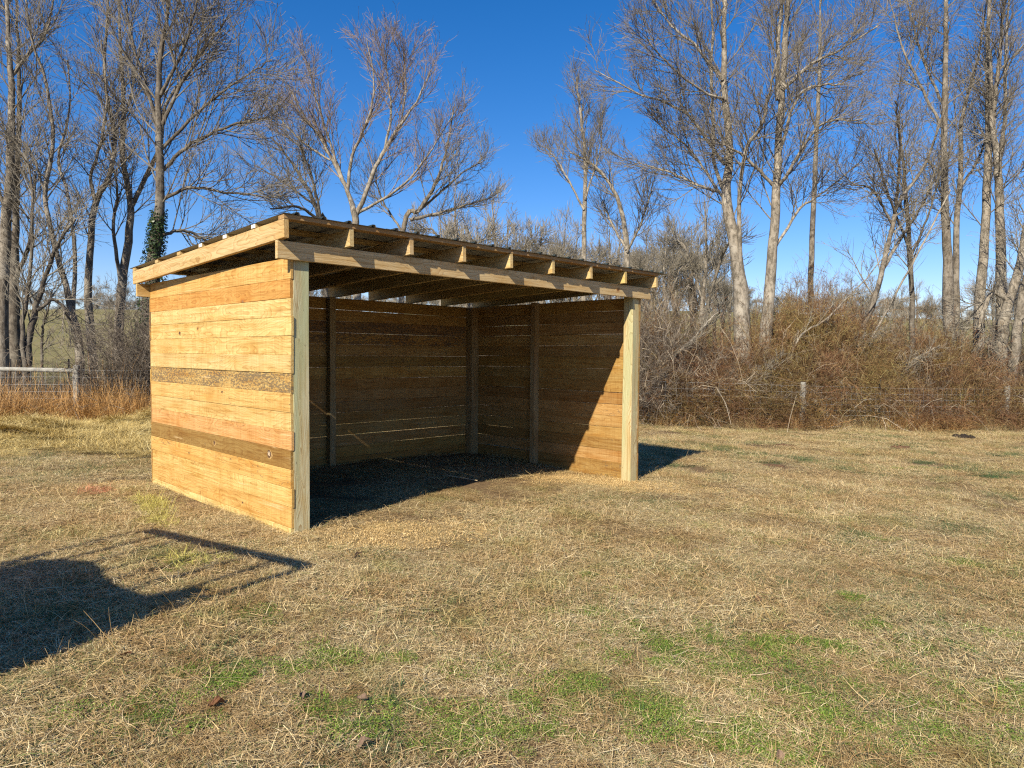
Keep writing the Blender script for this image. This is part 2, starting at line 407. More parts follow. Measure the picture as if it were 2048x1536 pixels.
DUST = [(-1.50, 5.35, 0.42, 1.0), (-0.95, 5.62, 0.40, 0.9), (-0.45, 5.95, 0.35, 0.5), (1.30, 8.65, 0.55, 0.9), (0.75, 8.9, 0.5, 0.7), (1.95, 8.55, 0.45, 0.7), (-4.35, 7.55, 0.35, 0.9), (-4.05, 7.25, 0.3, 0.6)]
def dust_at(x, y):
    d = np.zeros_like(np.asarray(x, dtype=float))
    for a, b_, s_, k in DUST: d = np.maximum(d, k * np.exp(-((x - a) ** 2 + (y - b_) ** 2) / s_ ** 2))
    return d
far_attr = ss(GY - fence_y(GX), 0.3, 1.6).ravel()
dust_attr = dust_at(GX, GY).ravel()
mg, nt, b = new_mat('pasture_ground'); g = N(nt)
pos = g.geo()
n1 = g.noise(pos, 1.1, 4); n2 = g.noise(pos, 22, 4, 0.65); n3 = g.noise(pos, 95, 3, 0.6)
soil = g.mix(g.ramp(n2, [(0.35, 0.0), (0.65, 1.0)]), (0.14, 0.088, 0.045), (0.30, 0.205, 0.105))
soil = g.mix(g.ramp(n1, [(0.45, 0.0), (0.62, 0.6)]), soil, (0.20, 0.13, 0.07))
soil = g.mix(g.ramp(n3, [(0.4, 0.5), (0.6, 0.0)]), soil, (0.10, 0.065, 0.035))
sd = g.mix(g.ramp(n3, [(0.35, 0.0), (0.65, 1.0)]), (0.44, 0.27, 0.11), (0.70, 0.50, 0.23))
soil = g.mix(g.ramp(g.math('ADD', g.attr('dust'), g.math('MULTIPLY', g.math('SUBTRACT', n2, 0.5), 0.6)), [(0.25, 0.0), (0.55, 1.0)]), soil, sd)
f1 = g.noise(pos, 0.035, 4, 0.6); f2 = g.noise(pos, 0.35, 4, 0.7); f3 = g.noise(pos, 3.0, 3, 0.7)
fld = g.mix(g.ramp(f1, [(0.4, 0.0), (0.6, 1.0)]), (0.215, 0.190, 0.075), (0.27, 0.215, 0.100))
fld = g.mix(g.ramp(f2, [(0.4, 0.5), (0.6, 0.0)]), fld, (0.150, 0.150, 0.055))
fld = g.mix(g.ramp(f3, [(0.35, 0.5), (0.55, 0.0)]), fld, (0.16, 0.13, 0.06))
g.link(g.mix(g.attr('far'), soil, fld), b.inputs['Base Color'])
g.link(g.bump(g.math('ADD', n2, g.math('MULTIPLY', n3, 0.5)), 0.6, 0.02), b.inputs['Normal'])
b.inputs['Roughness'].default_value = 0.95; b.inputs['Specular IOR Level'].default_value = 0.1
gob = link('ground', mesh_arrays('ground', GV, GQ, mg, True, None, {'far': far_attr, 'dust': dust_attr}))
tag(gob, kind='structure')

# ------------------------------------------------------------------ instanced ground cover
def conform(x, y, rz, tilt):
    e = 0.12
    nx = -(ground_z(x + e, y) - ground_z(x - e, y)) / (2 * e); ny = -(ground_z(x, y + e) - ground_z(x, y - e)) / (2 * e)
    c_, s_ = np.cos(-rz), np.sin(-rz)
    ax, ay = nx * c_ - ny * s_, nx * s_ + ny * c_
    return np.stack([-np.arctan(ay), np.arctan(ax)], -1) + tilt

def ribbons(n, rad, L, W, hgt, lie, K=4, curl=0.5, ring=None):
    """n bent blades in a disc -> verts, quads, rnd.  lie 0 upright .. 1 flat"""
    r = rad * np.sqrt(rng.random(n)); a = rng.random(n) * 2 * math.pi
    base = np.stack([r * np.cos(a), r * np.sin(a), rng.random(n) * hgt], -1)
    az = rng.random(n) * 2 * math.pi
    el = np.where(rng.random(n) < lie, rng.normal(0.06, 0.12, n), rng.uniform(0.35, 1.35, n))
    d = np.stack([np.cos(el) * np.cos(az), np.cos(el) * np.sin(az), np.sin(el)], -1)
    ln = rng.uniform(L[0], L[1], n) * np.where(rng.random(n) < 0.08, 1.7, 1.0)
    bend = np.stack([rng.normal(0, curl, n), rng.normal(0, curl, n), -np.abs(rng.normal(0, curl * 0.8, n))], -1)
    P = np.empty((n, K, 3)); P[:, 0] = base
    for k in range(1, K):
        d = unit(d + bend / (K - 1)); P[:, k] = P[:, k - 1] + d * (ln / (K - 1))[:, None]
    P[:, :, 2] = np.maximum(P[:, :, 2], 0.001)
    side = unit(np.cross(P[:, -1] - P[:, 0] + rng.normal(0, 1e-3, (n, 3)), rng.normal(0, 0.35, (n, 3)) + np.array([0, 0, 1.0])))
    w = rng.uniform(W[0], W[1], n)[:, None] * np.linspace(1.0, 0.35, K)[None, :]
    V = np.stack([P - side[:, None] * w[:, :, None] / 2, P + side[:, None] * w[:, :, None] / 2], 2).reshape(-1, 3)
    nn, kk = np.meshgrid(np.arange(n), np.arange(K - 1), indexing='ij')
    q = (nn * K + kk).ravel() * 2
    Q = np.stack([q, q + 1, q + 3, q + 2], -1)
    return V, Q, np.repeat(rng.random(n), 2 * K)

def leaflets(n, rad, size, hgt):
    r = rad * np.sqrt(rng.random(n)); a = rng.random(n) * 2 * math.pi
    c = np.stack([r * np.cos(a), r * np.sin(a), rng.uniform(0.25, 1.0, n) * hgt * (1 - (r / rad) ** 2 * 0.7)], -1)
    az = rng.random(n) * 2 * math.pi; el = rng.normal(0.15, 0.35, n)
    d = np.stack([np.cos(el) * np.cos(az), np.cos(el) * np.sin(az), np.sin(el)], -1)
    sd = unit(np.cross(d, np.array([0, 0, 1.0]) + rng.normal(0, 0.3, (n, 3))))
    s_ = rng.uniform(size[0], size[1], n)[:, None]
    V = np.stack([c - d * s_ / 2, c + sd * s_ * 0.32, c + d * s_ / 2, c - sd * s_ * 0.32], 1).reshape(-1, 3)
    return V, np.arange(4 * n).reshape(n, 4), np.repeat(rng.random(n), 4)

def proto_collection(name, meshes):
    c = bpy.data.collections.new(name)
    for i, me in enumerate(meshes):
        o = bpy.data.objects.new('%s_%02d' % (name, i), me); c.objects.link(o)
    return c

def scatter(name, label, coll, ncoll, pts, rz, scl, tilt=None, idx=None):
    n = len(pts)
    me = mesh_arrays(name, np.asarray(pts), np.zeros((0, 3), dtype=int)) if False else bpy.data.meshes.new(name)
    me.vertices.add(n); me.vertices.foreach_set('co', np.asarray(pts, dtype=np.float32).ravel())
    rot = np.zeros((n, 3), dtype=np.float32); rot[:, 2] = rz
    if tilt is not None: rot[:, :2] = tilt
    a = me.attributes.new('rot', 'FLOAT_VECTOR', 'POINT'); a.data.foreach_set('vector', rot.ravel())
    sc = np.asarray(scl, dtype=np.float32)
    if sc.ndim == 1: sc = np.repeat(sc[:, None], 3, 1)
    a = me.attributes.new('scl', 'FLOAT_VECTOR', 'POINT'); a.data.foreach_set('vector', sc.ravel())
    a = me.attributes.new('idx', 'INT', 'POINT')
    a.data.foreach_set('value', np.asarray(idx if idx is not None else rng.integers(0, ncoll, n), dtype=np.int32))
    o = link(name, me); tag(o, label, kind='stuff')
    ng = bpy.data.node_groups.new(name, 'GeometryNodeTree')
    ng.interface.new_socket('Geometry', in_out='INPUT', socket_type='NodeSocketGeometry')
    ng.interface.new_socket('Geometry', in_out='OUTPUT', socket_type='NodeSocketGeometry')
    gi = ng.nodes.new('NodeGroupInput'); go = ng.nodes.new('NodeGroupOutput')
    ip = ng.nodes.new('GeometryNodeInstanceOnPoints'); ci = ng.nodes.new('GeometryNodeCollectionInfo')
    ci.inputs['Collection'].default_value = coll
    ci.inputs['Separate Children'].default_value = True; ci.inputs['Reset Children'].default_value = True
    def na(nm, t):
        k = ng.nodes.new('GeometryNodeInputNamedAttribute'); k.data_type = t; k.inputs['Name'].default_value = nm; return k.outputs[0]
    L_ = ng.links.new
    L_(gi.outputs[0], ip.inputs['Points']); L_(ci.outputs[0], ip.inputs['Instance'])
    ip.inputs['Pick Instance'].default_value = True
    L_(na('idx', 'INT'), ip.inputs['Instance Index']); L_(na('rot', 'FLOAT_VECTOR'), ip.inputs['Rotation']); L_(na('scl', 'FLOAT_VECTOR'), ip.inputs['Scale'])
    L_(ip.outputs[0], go.inputs[0])
    md = o.modifiers.new('scatter', 'NODES'); md.node_group = ng
    return o

def ribbon_mesh(name, specs, mat):
    P = Parts()
    for f, args in specs:
        V, Q, a = f(*args) if isinstance(args, tuple) else f(**args)
        P.add(V, Q, 0, a)
    return P.mesh(name, mat, False, 'rnd')

THC, TH = None, R(45.313)
SHC = np.array([-1.7376, 5.5099])
UX = np.array([math.cos(TH), math.sin(TH)]); VX = np.array([-math.sin(TH), math.cos(TH)])
def to_shed(x, y):
    d = np.stack([x - SHC[0], y - SHC[1]], -1); return d @ UX, d @ VX

def wedge_points(n, y0, y1, pad=1.0, ycap=True):
    """random ground points in the part of the paddock the lens can see"""
    y = np.sqrt(rng.random(n) * (y1 ** 2 - y0 ** 2) + y0 ** 2)
    x = (rng.random(n) * 2 - 1) * (y * 0.76 + pad)
    k = (y < fence_y(x) - 0.1)
    x, y = x[k], y[k]
    return x, y

def value_noise(x, y, s_, seed):
    r_ = np.random.default_rng(seed); t = r_.random((64, 64))
    X, Y = x * s_ + 20, y * s_ + 20
    i, j = np.floor(X).astype(int), np.floor(Y).astype(int); fx, fy = X - i, Y - j
    fx, fy = fx * fx * (3 - 2 * fx), fy * fy * (3 - 2 * fy)
    T = lambda a, b_: t[a % 64, b_ % 64]
    return (T(i, j) * (1 - fx) + T(i + 1, j) * fx) * (1 - fy) + (T(i, j + 1) * (1 - fx) + T(i + 1, j + 1) * fx) * fy

turf = [ribbon_mesh('turf', [(ribbons, (620, 0.34, (0.03, 0.10), (0.0014, 0.0030), 0.026, 0.93, 4, 0.5)),
                             (ribbons, (1150, 0.34, (0.012, 0.042), (0.0013, 0.0030), 0.022, 0.60, 3, 0.8)),
                             (ribbons, (14, 0.34, (0.10, 0.18), (0.0020, 0.0034), 0.04, 0.95, 5, 0.5))], M['straw']) for _ in range(9)]
C_TURF = proto_collection('turf_patch', turf)
xs, ys = [], []
for y0, y1, dens in ((1.7, 5.5, 17), (5.5, 10, 12), (10, 22, 8)):
    area = (y1 ** 2 - y0 ** 2) * 0.78 + 2 * (y1 - y0)
    x, y = wedge_points(int(area * dens), y0, y1); xs.append(x); ys.append(y)
x, y = np.concatenate(xs), np.concatenate(ys)
uu, vv = to_shed(x, y)
keep = rng.random(len(x)) > dust_at(x, y) * 0.95
inside = (uu > 0.05) & (uu < 4.7) & (vv > 0.1) & (vv < 3.1)
keep &= ~(inside & (rng.random(len(x)) < 0.5))
x, y, inside = x[keep], y[keep], inside[keep]
sc = rng.uniform(0.8, 1.25, len(x)) * (1 + 0.012 * y)
sc3 = np.stack([sc, sc, sc * np.where(inside, 0.5, 1.0) * (0.35 + 0.75 * value_noise(x, y, 1.9, 3))], -1)
scatter('dry_grass', 'matted straw coloured winter grass covering the paddock', C_TURF, len(turf),
        np.stack([x, y, ground_z(x, y) + 0.005], -1), rzv := rng.random(len(x)) * 6.283, sc3, conform(x, y, rzv, rng.normal(0, 0.03, (len(x), 2))))

# green weeds low in the turf
weed = [ribbon_mesh('weed', [(leaflets, (230, 0.13, (0.007, 0.017), 0.028)), (ribbons, (60, 0.13, (0.02, 0.05), (0.002, 0.004), 0.008, 0.3, 3, 0.5))], M['green']) for _ in range(4)]
C_WEED = proto_collection('weed_patch', weed)
WP = [(1270, 1282, 26), (1310, 1275, 22), (1295, 1305, 34), (1330, 1318, 20), (1395, 1272, 26), (1420, 1280, 22), (1540, 1298, 26), (1560, 1308, 24), (1440, 1330, 30), (1490, 1335, 34), (1520, 1345, 34), (1475, 1358, 26), (1400, 1352, 22), (1620, 1296, 24), (1660, 1302, 24),
      (1290, 1416, 24), (1325, 1425, 30), (1345, 1432, 22), (1390, 1462, 26), (1440, 1475, 40), (1475, 1470, 26), (1530, 1486, 20), (1600, 1420, 26), (1625, 1415, 26), (1620, 1505, 46), (1665, 1510, 46), (1580, 1520, 36), (1690, 1370, 22), (1730, 1385, 30), (1790, 1340, 26), (1840, 1420, 26), (1900, 1460, 34), (1960, 1430, 34), (2010, 1520, 40), (2020, 1400, 26), (1760, 1480, 28), (1110, 1385, 24), (1130, 1360, 24), (1080, 1420, 30), (1030, 1460, 26), (1150, 1372, 20), (960, 1330, 18), (1170, 1165, 16), (1150, 1235, 20), (1230, 1235, 16), (1000, 1480, 26),
      (420, 1365, 26), (440, 1360, 20), (270, 1430, 28), (240, 1440, 24), (505, 1232, 16), (380, 1130, 14), (720, 1460, 20), (660, 1420, 18), (880, 1440, 22), (910, 1500, 26), (640, 1320, 16), (560, 1340, 14), (800, 1330, 14),
      (1500, 912, 9), (1860, 940, 12), (1830, 938, 12), (1440, 860, 6), (1545, 1085, 10), (1500, 1075, 10), (1750, 1080, 10), (1900, 1130, 14), (2040, 1110, 14), (1700, 1200, 12), (1740, 1255, 16), (1990, 1275, 20), (1850, 1290, 18)]
px_, py_, ps_ = [], [], []
for a, b_, w in WP:
    c = on_ground(a, b_); wid = w / FPX * c[1] * 1.3
    for _ in range(9):
        px_.append(c[0] + rng.normal(0, wid * 1.6)); py_.append(c[1] + rng.normal(0, wid * 1.2)); ps_.append(rng.uniform(0.22, 0.75))
x, y = np.array(px_), np.array(py_)
scatter('green_weeds', 'bright green low weeds in patches across the dry paddock', C_WEED, len(weed), np.stack([x, y, ground_z(x, y) + 0.016], -1),
        rng.random(len(x)) * 6.283, np.array(ps_))
gb = [ribbon_mesh('green_tuft', [(ribbons, (260, 0.20, (0.03, 0.085), (0.0018, 0.0036), 0.006, 0.15, 4, 0.55))], M['greenblade']) for _ in range(4)]
C_GB = proto_collection('green_tuft', gb)
x, y = wedge_points(5600, 1.7, 21)
k = (value_noise(x, y, 0.9, 11) * 0.6 + value_noise(x, y, 2.3, 12) * 0.4 > 0.50)
uu, vv = to_shed(x, y); k &= ~((uu > 0) & (uu < 4.8) & (vv > -0.1) & (vv < 3.2)) & (dust_at(x, y) < 0.3)
x, y = x[k], y[k]
scatter('green_grass', 'thin green grass blades coming up through dry turf', C_GB, len(gb), np.stack([x, y, ground_z(x, y) + 0.004], -1), rng.random(len(x)) * 6.283,
        np.stack([rng.uniform(0.7, 1.3, len(x))] * 2 + [rng.uniform(0.35, 0.7, len(x))], -1))

# hay, sawdust and spray paint
hay = [ribbon_mesh('hay', [(ribbons, (900, 0.40, (0.10, 0.32), (0.0025, 0.006), 0.06, 0.85, 5, 0.35))], M['hay']) for _ in range(4)]
C_HAY = proto_collection('hay_patch', hay)
x = rng.uniform(-13.5, -3.9, 1500); y = rng.uniform(9.4, 16.0, 1500)
lvl = sum(1.3 * np.exp(-((x - a) / (s1 * 1.3)) ** 2 - ((y - b_) / (s2 * 1.6)) ** 2) * (h / 0.1) for a, b_, s1, s2, h in HAY) + 0.35 * ss(y, 9.5, 11.5)
k = (rng.random(len(x)) < lvl) & (y < fence_y(x) - 0.7)
x, y = x[k], y[k]
scatter('scattered_hay', 'loose golden hay strewn and heaped behind the shed', C_HAY, len(hay), np.stack([x, y, ground_z(x, y) + 0.01], -1), rzv := rng.random(len(x)) * 6.283, np.stack([rng.uniform(0.7, 1.2, len(x))] * 2 + [rng.uniform(0.25, 0.7, len(x))], -1), conform(x, y, rzv, rng.normal(0, 0.10, (len(x), 2))))
crumb = [ribbon_mesh('crumb', [(ribbons, (900, 0.2, (0.004, 0.018), (0.002, 0.006), 0.012, 0.7, 3, 0.4))], M['sawdust']) for _ in range(3)]
C_CR = proto_collection('crumb_patch', crumb)
pp = []
for a, b_, s_, kx in DUST:
    n = int(90 * s_ * kx)
    pp.append(np.stack([a + rng.normal(0, s_ * 0.55, n), b_ + rng.normal(0, s_ * 0.45, n)], -1))
pp = np.concatenate(pp)
scatter('sawdust', 'pale sawdust and crumbs around the feet of the posts', C_CR, 3, np.stack([pp[:, 0], pp[:, 1], ground_z(pp[:, 0], pp[:, 1])], -1), rng.random(len(pp)) * 6.283, rng.uniform(0.6, 1.2, len(pp)))
for nm, lab, mat, path, n, wd in (('yellow_paint_mark', 'yellow spray paint stripe on grass beside the left wall', 'paint_yellow', [(282, 996), (300, 1010), (318, 1032), (335, 1045), (358, 1056)], 24, 0.035),
                                  ('yellow_paint_spot', 'yellow spray paint spot on grass within the rack shadow', 'paint_yellow', [(378, 1124), (395, 1130)], 7, 0.05),
                                  ('red_paint_mark', 'faded red spray paint spot on grass left of the shed', 'paint_red', [(180, 984), (208, 990)], 5, 0.05)):
    pr = [ribbon_mesh('tinted', [(ribbons, (150, 0.12, (0.02, 0.09), (0.0022, 0.0042), 0.028, 0.7, 4, 0.5))], M[mat]) for _ in range(2)]
    cc = proto_collection(nm + '_patch', pr)
    q = np.array([on_ground(*p) for p in path]); t = rng.random(n) * (len(q) - 1); i = np.minimum(t.astype(int), len(q) - 2)
    c = q[i] + (q[i + 1] - q[i]) * (t - i)[:, None] + np.concatenate([rng.normal(0, wd, (n, 2)), np.zeros((n, 1))], 1)
    c[:, 2] = ground_z(c[:, 0], c[:, 1]) + 0.012
    scatter(nm, lab, cc, 2, c, rng.random(n) * 6.283, rng.uniform(0.7, 1.1, n))

# ------------------------------------------------------------------ the shed
shed = empty('run_in_shed', (SHC[0], SHC[1], 0), TH)
tag(shed, 'open fronted wooden run-in shed with slanted metal roof', 'shed')
W_, L_ = 4.764, 3.146
def timber(name, mat, size, center, axis, tint, mold=0.0, nx=5, jit=0.0006, bow=0.0, rot=(0, 0, 0), label=None, me=None):
    """axis: the shed axis along which the piece runs (u, v or z)"""
    L, t, h = size
    if axis == 'z':
        # upright post: model on Z directly
        me = timber_mesh(name, L, t, h, mat, nx, jit, bow, 0.004)
        me.transform(Matrix.Rotation(R(-90), 4, 'Y'))
        rz = 0
    else:
        me = timber_mesh(name, L, t, h, mat, nx, jit, bow)
        rz = 0 if axis == 'u' else math.pi / 2
    o = link(name, me, shed)
    o.location = center; o.rotation_euler = (rot[0], rot[1], rz + rot[2])
    o.color = (*tint, mold)
    if label: o['label'] = label
    return o

# corner posts 6x6, intermediate posts 4x4
INNER_SHADE_BROWN = (0.40, 0.28, 0.14)  # inner post tint, with the dim brown shade of the interior worked in
def post(u0, u1, v0, v1, zb, zt, tint=INNER_SHADE_BROWN, label=None, name='post'):
    o = timber(name, M['inner_post'] if tint == INNER_SHADE_BROWN else M['post'], (zt - zb, v1 - v0, u1 - u0), ((u0 + u1) / 2, (v0 + v1) / 2, (zb + zt) / 2), 'z', tint, 0, 6, 0.0012, label=label)
    return o
post(0.026, 0.166, 0.0, 0.14, -0.25, 2.30, (0.60, 0.55, 0.34), 'greenish front corner post with a knot')
post(W_ - 0.166, W_ - 0.026, 0.0, 0.14, -0.45, 2.30, (0.62, 0.52, 0.29), 'pale yellow and green front corner post')
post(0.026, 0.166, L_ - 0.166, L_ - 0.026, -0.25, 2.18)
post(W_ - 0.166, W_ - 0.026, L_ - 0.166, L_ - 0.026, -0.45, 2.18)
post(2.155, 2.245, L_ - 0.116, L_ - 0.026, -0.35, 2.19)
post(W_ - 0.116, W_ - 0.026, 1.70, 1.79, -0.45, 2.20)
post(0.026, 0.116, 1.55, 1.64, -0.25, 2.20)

Z_LEFT = [2.196, 2.03, 1.882, 1.738, 1.587, 1.436, 1.290, 1.132, 0.98, 0.833, 0.683, 0.53, 0.378, 0.228, 0.062, -0.005]
P_ = (0.62, 0.41, 0.175)
T_LEFT = [((0.62, 0.36, 0.135), 0.1), ((0.57, 0.285, 0.09), 0.1), ((0.66, 0.44, 0.20), 0.05), ((0.65, 0.43, 0.185), 0.05), ((0.64, 0.42, 0.18), 0.1), ((0.62, 0.42, 0.20), 0.1),
          ((0.52, 0.32, 0.125), 0.95), ((0.62, 0.38, 0.15), 0.42), ((0.62, 0.40, 0.175), 0.28), ((0.60, 0.32, 0.14), 0.40), ((0.32, 0.20, 0.060), 0.22), ((0.62, 0.355, 0.125), 0.52), ((0.64, 0.41, 0.165), 0.48), ((0.60, 0.345, 0.125), 0.15), ((0.66, 0.45, 0.20), 0.0)]
LB = {1: None, 6: 'mould speckled board', 10: 'dark olive brown board with large knot', 14: 'narrow bottom strip'}
for i in range(15):
    zt, zb = Z_LEFT[i], Z_LEFT[i + 1]
    gap = 0.0006
    t = 0.0245 + rng.uniform(-0.0035, 0.0035)
    tint, mold = T_LEFT[i]
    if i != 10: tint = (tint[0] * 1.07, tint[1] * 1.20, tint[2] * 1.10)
    Lb = L_ + rng.uniform(-0.014, 0.004)
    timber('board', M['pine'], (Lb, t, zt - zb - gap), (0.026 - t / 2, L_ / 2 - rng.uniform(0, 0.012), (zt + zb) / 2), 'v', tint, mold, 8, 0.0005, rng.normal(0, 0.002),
           rot=(0, rng.normal(0, 0.0002), 0), label=LB.get(i))
def wall_boards(axis, off, L, top, n, mold_rng, c0, skip=()):
    z = top
    for i in range(n):
        h = 0.1525 + rng.uniform(-0.004, 0.004)
        gap = rng.choice([0.001, 0.002, 0.0045], p=[0.5, 0.3, 0.2])
        base = np.array(P_) * rng.uniform(0.60, 0.92) * np.array([1.0, rng.uniform(0.88, 1.02), rng.uniform(0.62, 0.9)])  # tint lowered and browned so the interior's shade sits in the board colour
        mold = rng.uniform(*mold_rng)
        lab = None
        if axis == 'u' and i in (2, 3): mold, lab = 1.0, 'dark mouldy board'
        if axis == 'v' and i == 12: base, lab = np.array((0.36, 0.22, 0.07)), 'dark olive brown board'
        t = 0.0245 + rng.uniform(-0.005, 0.004)
        c = (c0, off, z - h / 2) if axis == 'u' else (off, c0, z - h / 2)
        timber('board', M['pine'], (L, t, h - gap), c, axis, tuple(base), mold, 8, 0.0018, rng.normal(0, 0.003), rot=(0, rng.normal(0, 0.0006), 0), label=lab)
        z -= h
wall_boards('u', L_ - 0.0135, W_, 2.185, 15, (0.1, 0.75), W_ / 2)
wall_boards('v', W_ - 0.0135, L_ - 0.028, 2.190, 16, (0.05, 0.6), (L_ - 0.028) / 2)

FR = (0.66, 0.50, 0.24)
# beams, rafters, purlins
def knot(parent, loc, rx, rz, ax='x'):
    """an oval knot standing a little proud of its board"""
    V = [(0, 0, 0)]; k = 14
    for r_, d in ((0.45, 0.3), (0.8, 0.6), (1.0, 1.0)):
        for a in np.arange(k) * 2 * math.pi / k: V.append((rx * (r_ * math.cos(a) * rng.uniform(0.75, 1.2) + 0.3 * (1 - d)), 0.0035 * (1 - d), rz * (r_ * math.sin(a) * rng.uniform(0.75, 1.2) + 0.35 * (1 - d))))
    F3 = [(0, 1 + (i + 1) % k, 1 + i) for i in range(k)]
    F4 = [(1 + j * k + i, 1 + j * k + (i + 1) % k, 1 + (j + 1) * k + (i + 1) % k, 1 + (j + 1) * k + i) for j in range(2) for i in range(k)]
    mi = [0] * k + [1] * k + [2] * k
    o = link('knot', mesh_arrays('knot', np.array(V), [np.array(F3), np.array(F4)], [M['knot_pale'] if rx > 0.04 else M['knot_dark'], M['knot_dark'], M['knot_ring']], False, mi), parent)
    o.location = loc; return o
BOARDS = [c for c in shed.children if c.name.startswith('board')]
bt = lambda b_: max(v.co.y for v in b_.data.vertices)
for bi, along, rx, rz in ((10, -1.22, 0.050, 0.040), (10, -0.12, 0.028, 0.026), (3, 0.72, 0.030, 0.020), (11, 0.5, 0.014, 0.012), (13, -0.7, 0.014, 0.012), (7, -0.3, 0.02, 0.014)):
    knot(BOARDS[bi], (along, 0.0135, rng.normal(0, 0.012)), rx, rz)
timber('beam', M['frame'], (5.046, 0.038, 0.139), (2.401, -0.020, 2.2435), 'u', (0.64, 0.48, 0.25), label='front header beam striped with rafter shadows')
timber('beam', M['frame'], (5.046, 0.038, 0.139), (2.401, L_ + 0.020, 2.118), 'u', FR, label='rear header beam')
SLOPE = -0.0386
V0, V1 = -0.145, 3.285
RL = (V1 - V0) / math.cos(math.atan(SLOPE))
for i, u in enumerate([-0.103, 0.464, 1.068, 1.679, 2.302, 2.934, 3.579, 4.239, 4.896]):
    tint = np.array(FR) * rng.uniform(0.9, 1.05) * np.array([1, rng.uniform(0.95, 1.02), rng.uniform(0.85, 1.05)])
    zc = 2.390 + SLOPE * ((V0 + V1) / 2 - V0)
    timber('rafter', M['frame'], (RL, 0.038, 0.142), (u, (V0 + V1) / 2, zc), 'v', tuple(tint), rot=(0, -math.atan(SLOPE), 0), label='outermost rafter over the planked end wall' if i == 0 else None)
zr = lambda v: 2.390 + SLOPE * (v - V0) + 0.0712
PV = [-0.101, 0.36, 0.90, 1.42, 1.95, 2.55, 3.235]
for i, v in enumerate(PV):
    tint = (0.44, 0.28, 0.125) if i == 0 else tuple(np.array((0.58, 0.43, 0.20)) * rng.uniform(0.9, 1.05))
    timber('purlin', M['frame'], (5.048, 0.088, 0.036), (2.400, v, zr(v) + 0.019), 'u', tint, rot=(math.atan(SLOPE), 0, 0), label='front edge purlin of browner wood' if i == 0 else None)
    if i in (1, 2, 3):
        pt = Parts(); box(pt, (-0.0008, -0.034, -0.013), (0.0008, 0.034, 0.018))
        o = link('lumber_tag', pt.mesh('lumber_tag', M['paper']), shed); o.location = (-0.1262, v, zr(v) + 0.019)
# ribbed roofing sheets
RIB = 0.2286
def sheet_mesh(w, L):
    prof = []
    nr = round(w / RIB)
    for r_ in range(nr):
        x0 = r_ * RIB
        prof += [(x0, 0), (x0 + 0.085, 0), (x0 + 0.098, 0.019), (x0 + 0.122, 0.019), (x0 + 0.135, 0)]
    prof.append((nr * RIB, 0))
    prof = np.array(prof); n = len(prof)
    V = []
    for zoff in (0.0, -0.0012):
        for yy in (0, L): V.append(np.stack([prof[:, 0], np.full(n, yy), prof[:, 1] + zoff], -1))
    V = np.concatenate(V)
    i = np.arange(n - 1)
    top = np.stack([i, i + 1, n + i + 1, n + i], -1)
    bot = np.stack([2 * n + i, 3 * n + i, 3 * n + i + 1, 2 * n + i + 1], -1)
    e1 = np.stack([i, 2 * n + i, 2 * n + i + 1, i + 1], -1); e2 = np.stack([n + i, n + i + 1, 3 * n + i + 1, 3 * n + i], -1)
    mi = np.concatenate([np.zeros(n - 1), np.ones(n - 1), np.zeros(2 * (n - 1))])
    return mesh_arrays('roof_sheet', V, np.concatenate([top, bot, e1, e2]), [M['roof_green'], M['roof_under']], False, mi)
sm4 = sheet_mesh(0.9144, 3.53); sm3 = sheet_mesh(0.6858, 3.53)
u = -0.132
for k in range(6):
    o = link('roof_sheet', sm4 if k < 5 else sm3, shed)
    v = -0.165 - (0.006 if k % 2 else 0)
    o.location = (u, v, zr(v) + 0.0385 + 0.0012 * (k % 2)); o.rotation_euler = (math.atan(SLOPE), 0, 0)
    u += 0.9144

# ------------------------------------------------------------------ trees
def catmull(pts, n):
    P = np.asarray(pts, dtype=float)
    if len(P) == 2: P = np.stack([P[0], (P[0] + P[1]) / 2, P[1]])
    E = np.concatenate([2 * P[:1] - P[1:2], P, 2 * P[-1:] - P[-2:-1]])
    t = np.linspace(0, len(P) - 1 - 1e-6, n); i = t.astype(int); f = (t - i)[:, None]
    a, b_, c, d = E[i], E[i + 1], E[i + 2], E[i + 3]
    return 0.5 * (2 * b_ + (c - a) * f + (2 * a - 5 * b_ + 4 * c - d) * f ** 2 + (3 * b_ - a - 3 * c + d) * f ** 3)

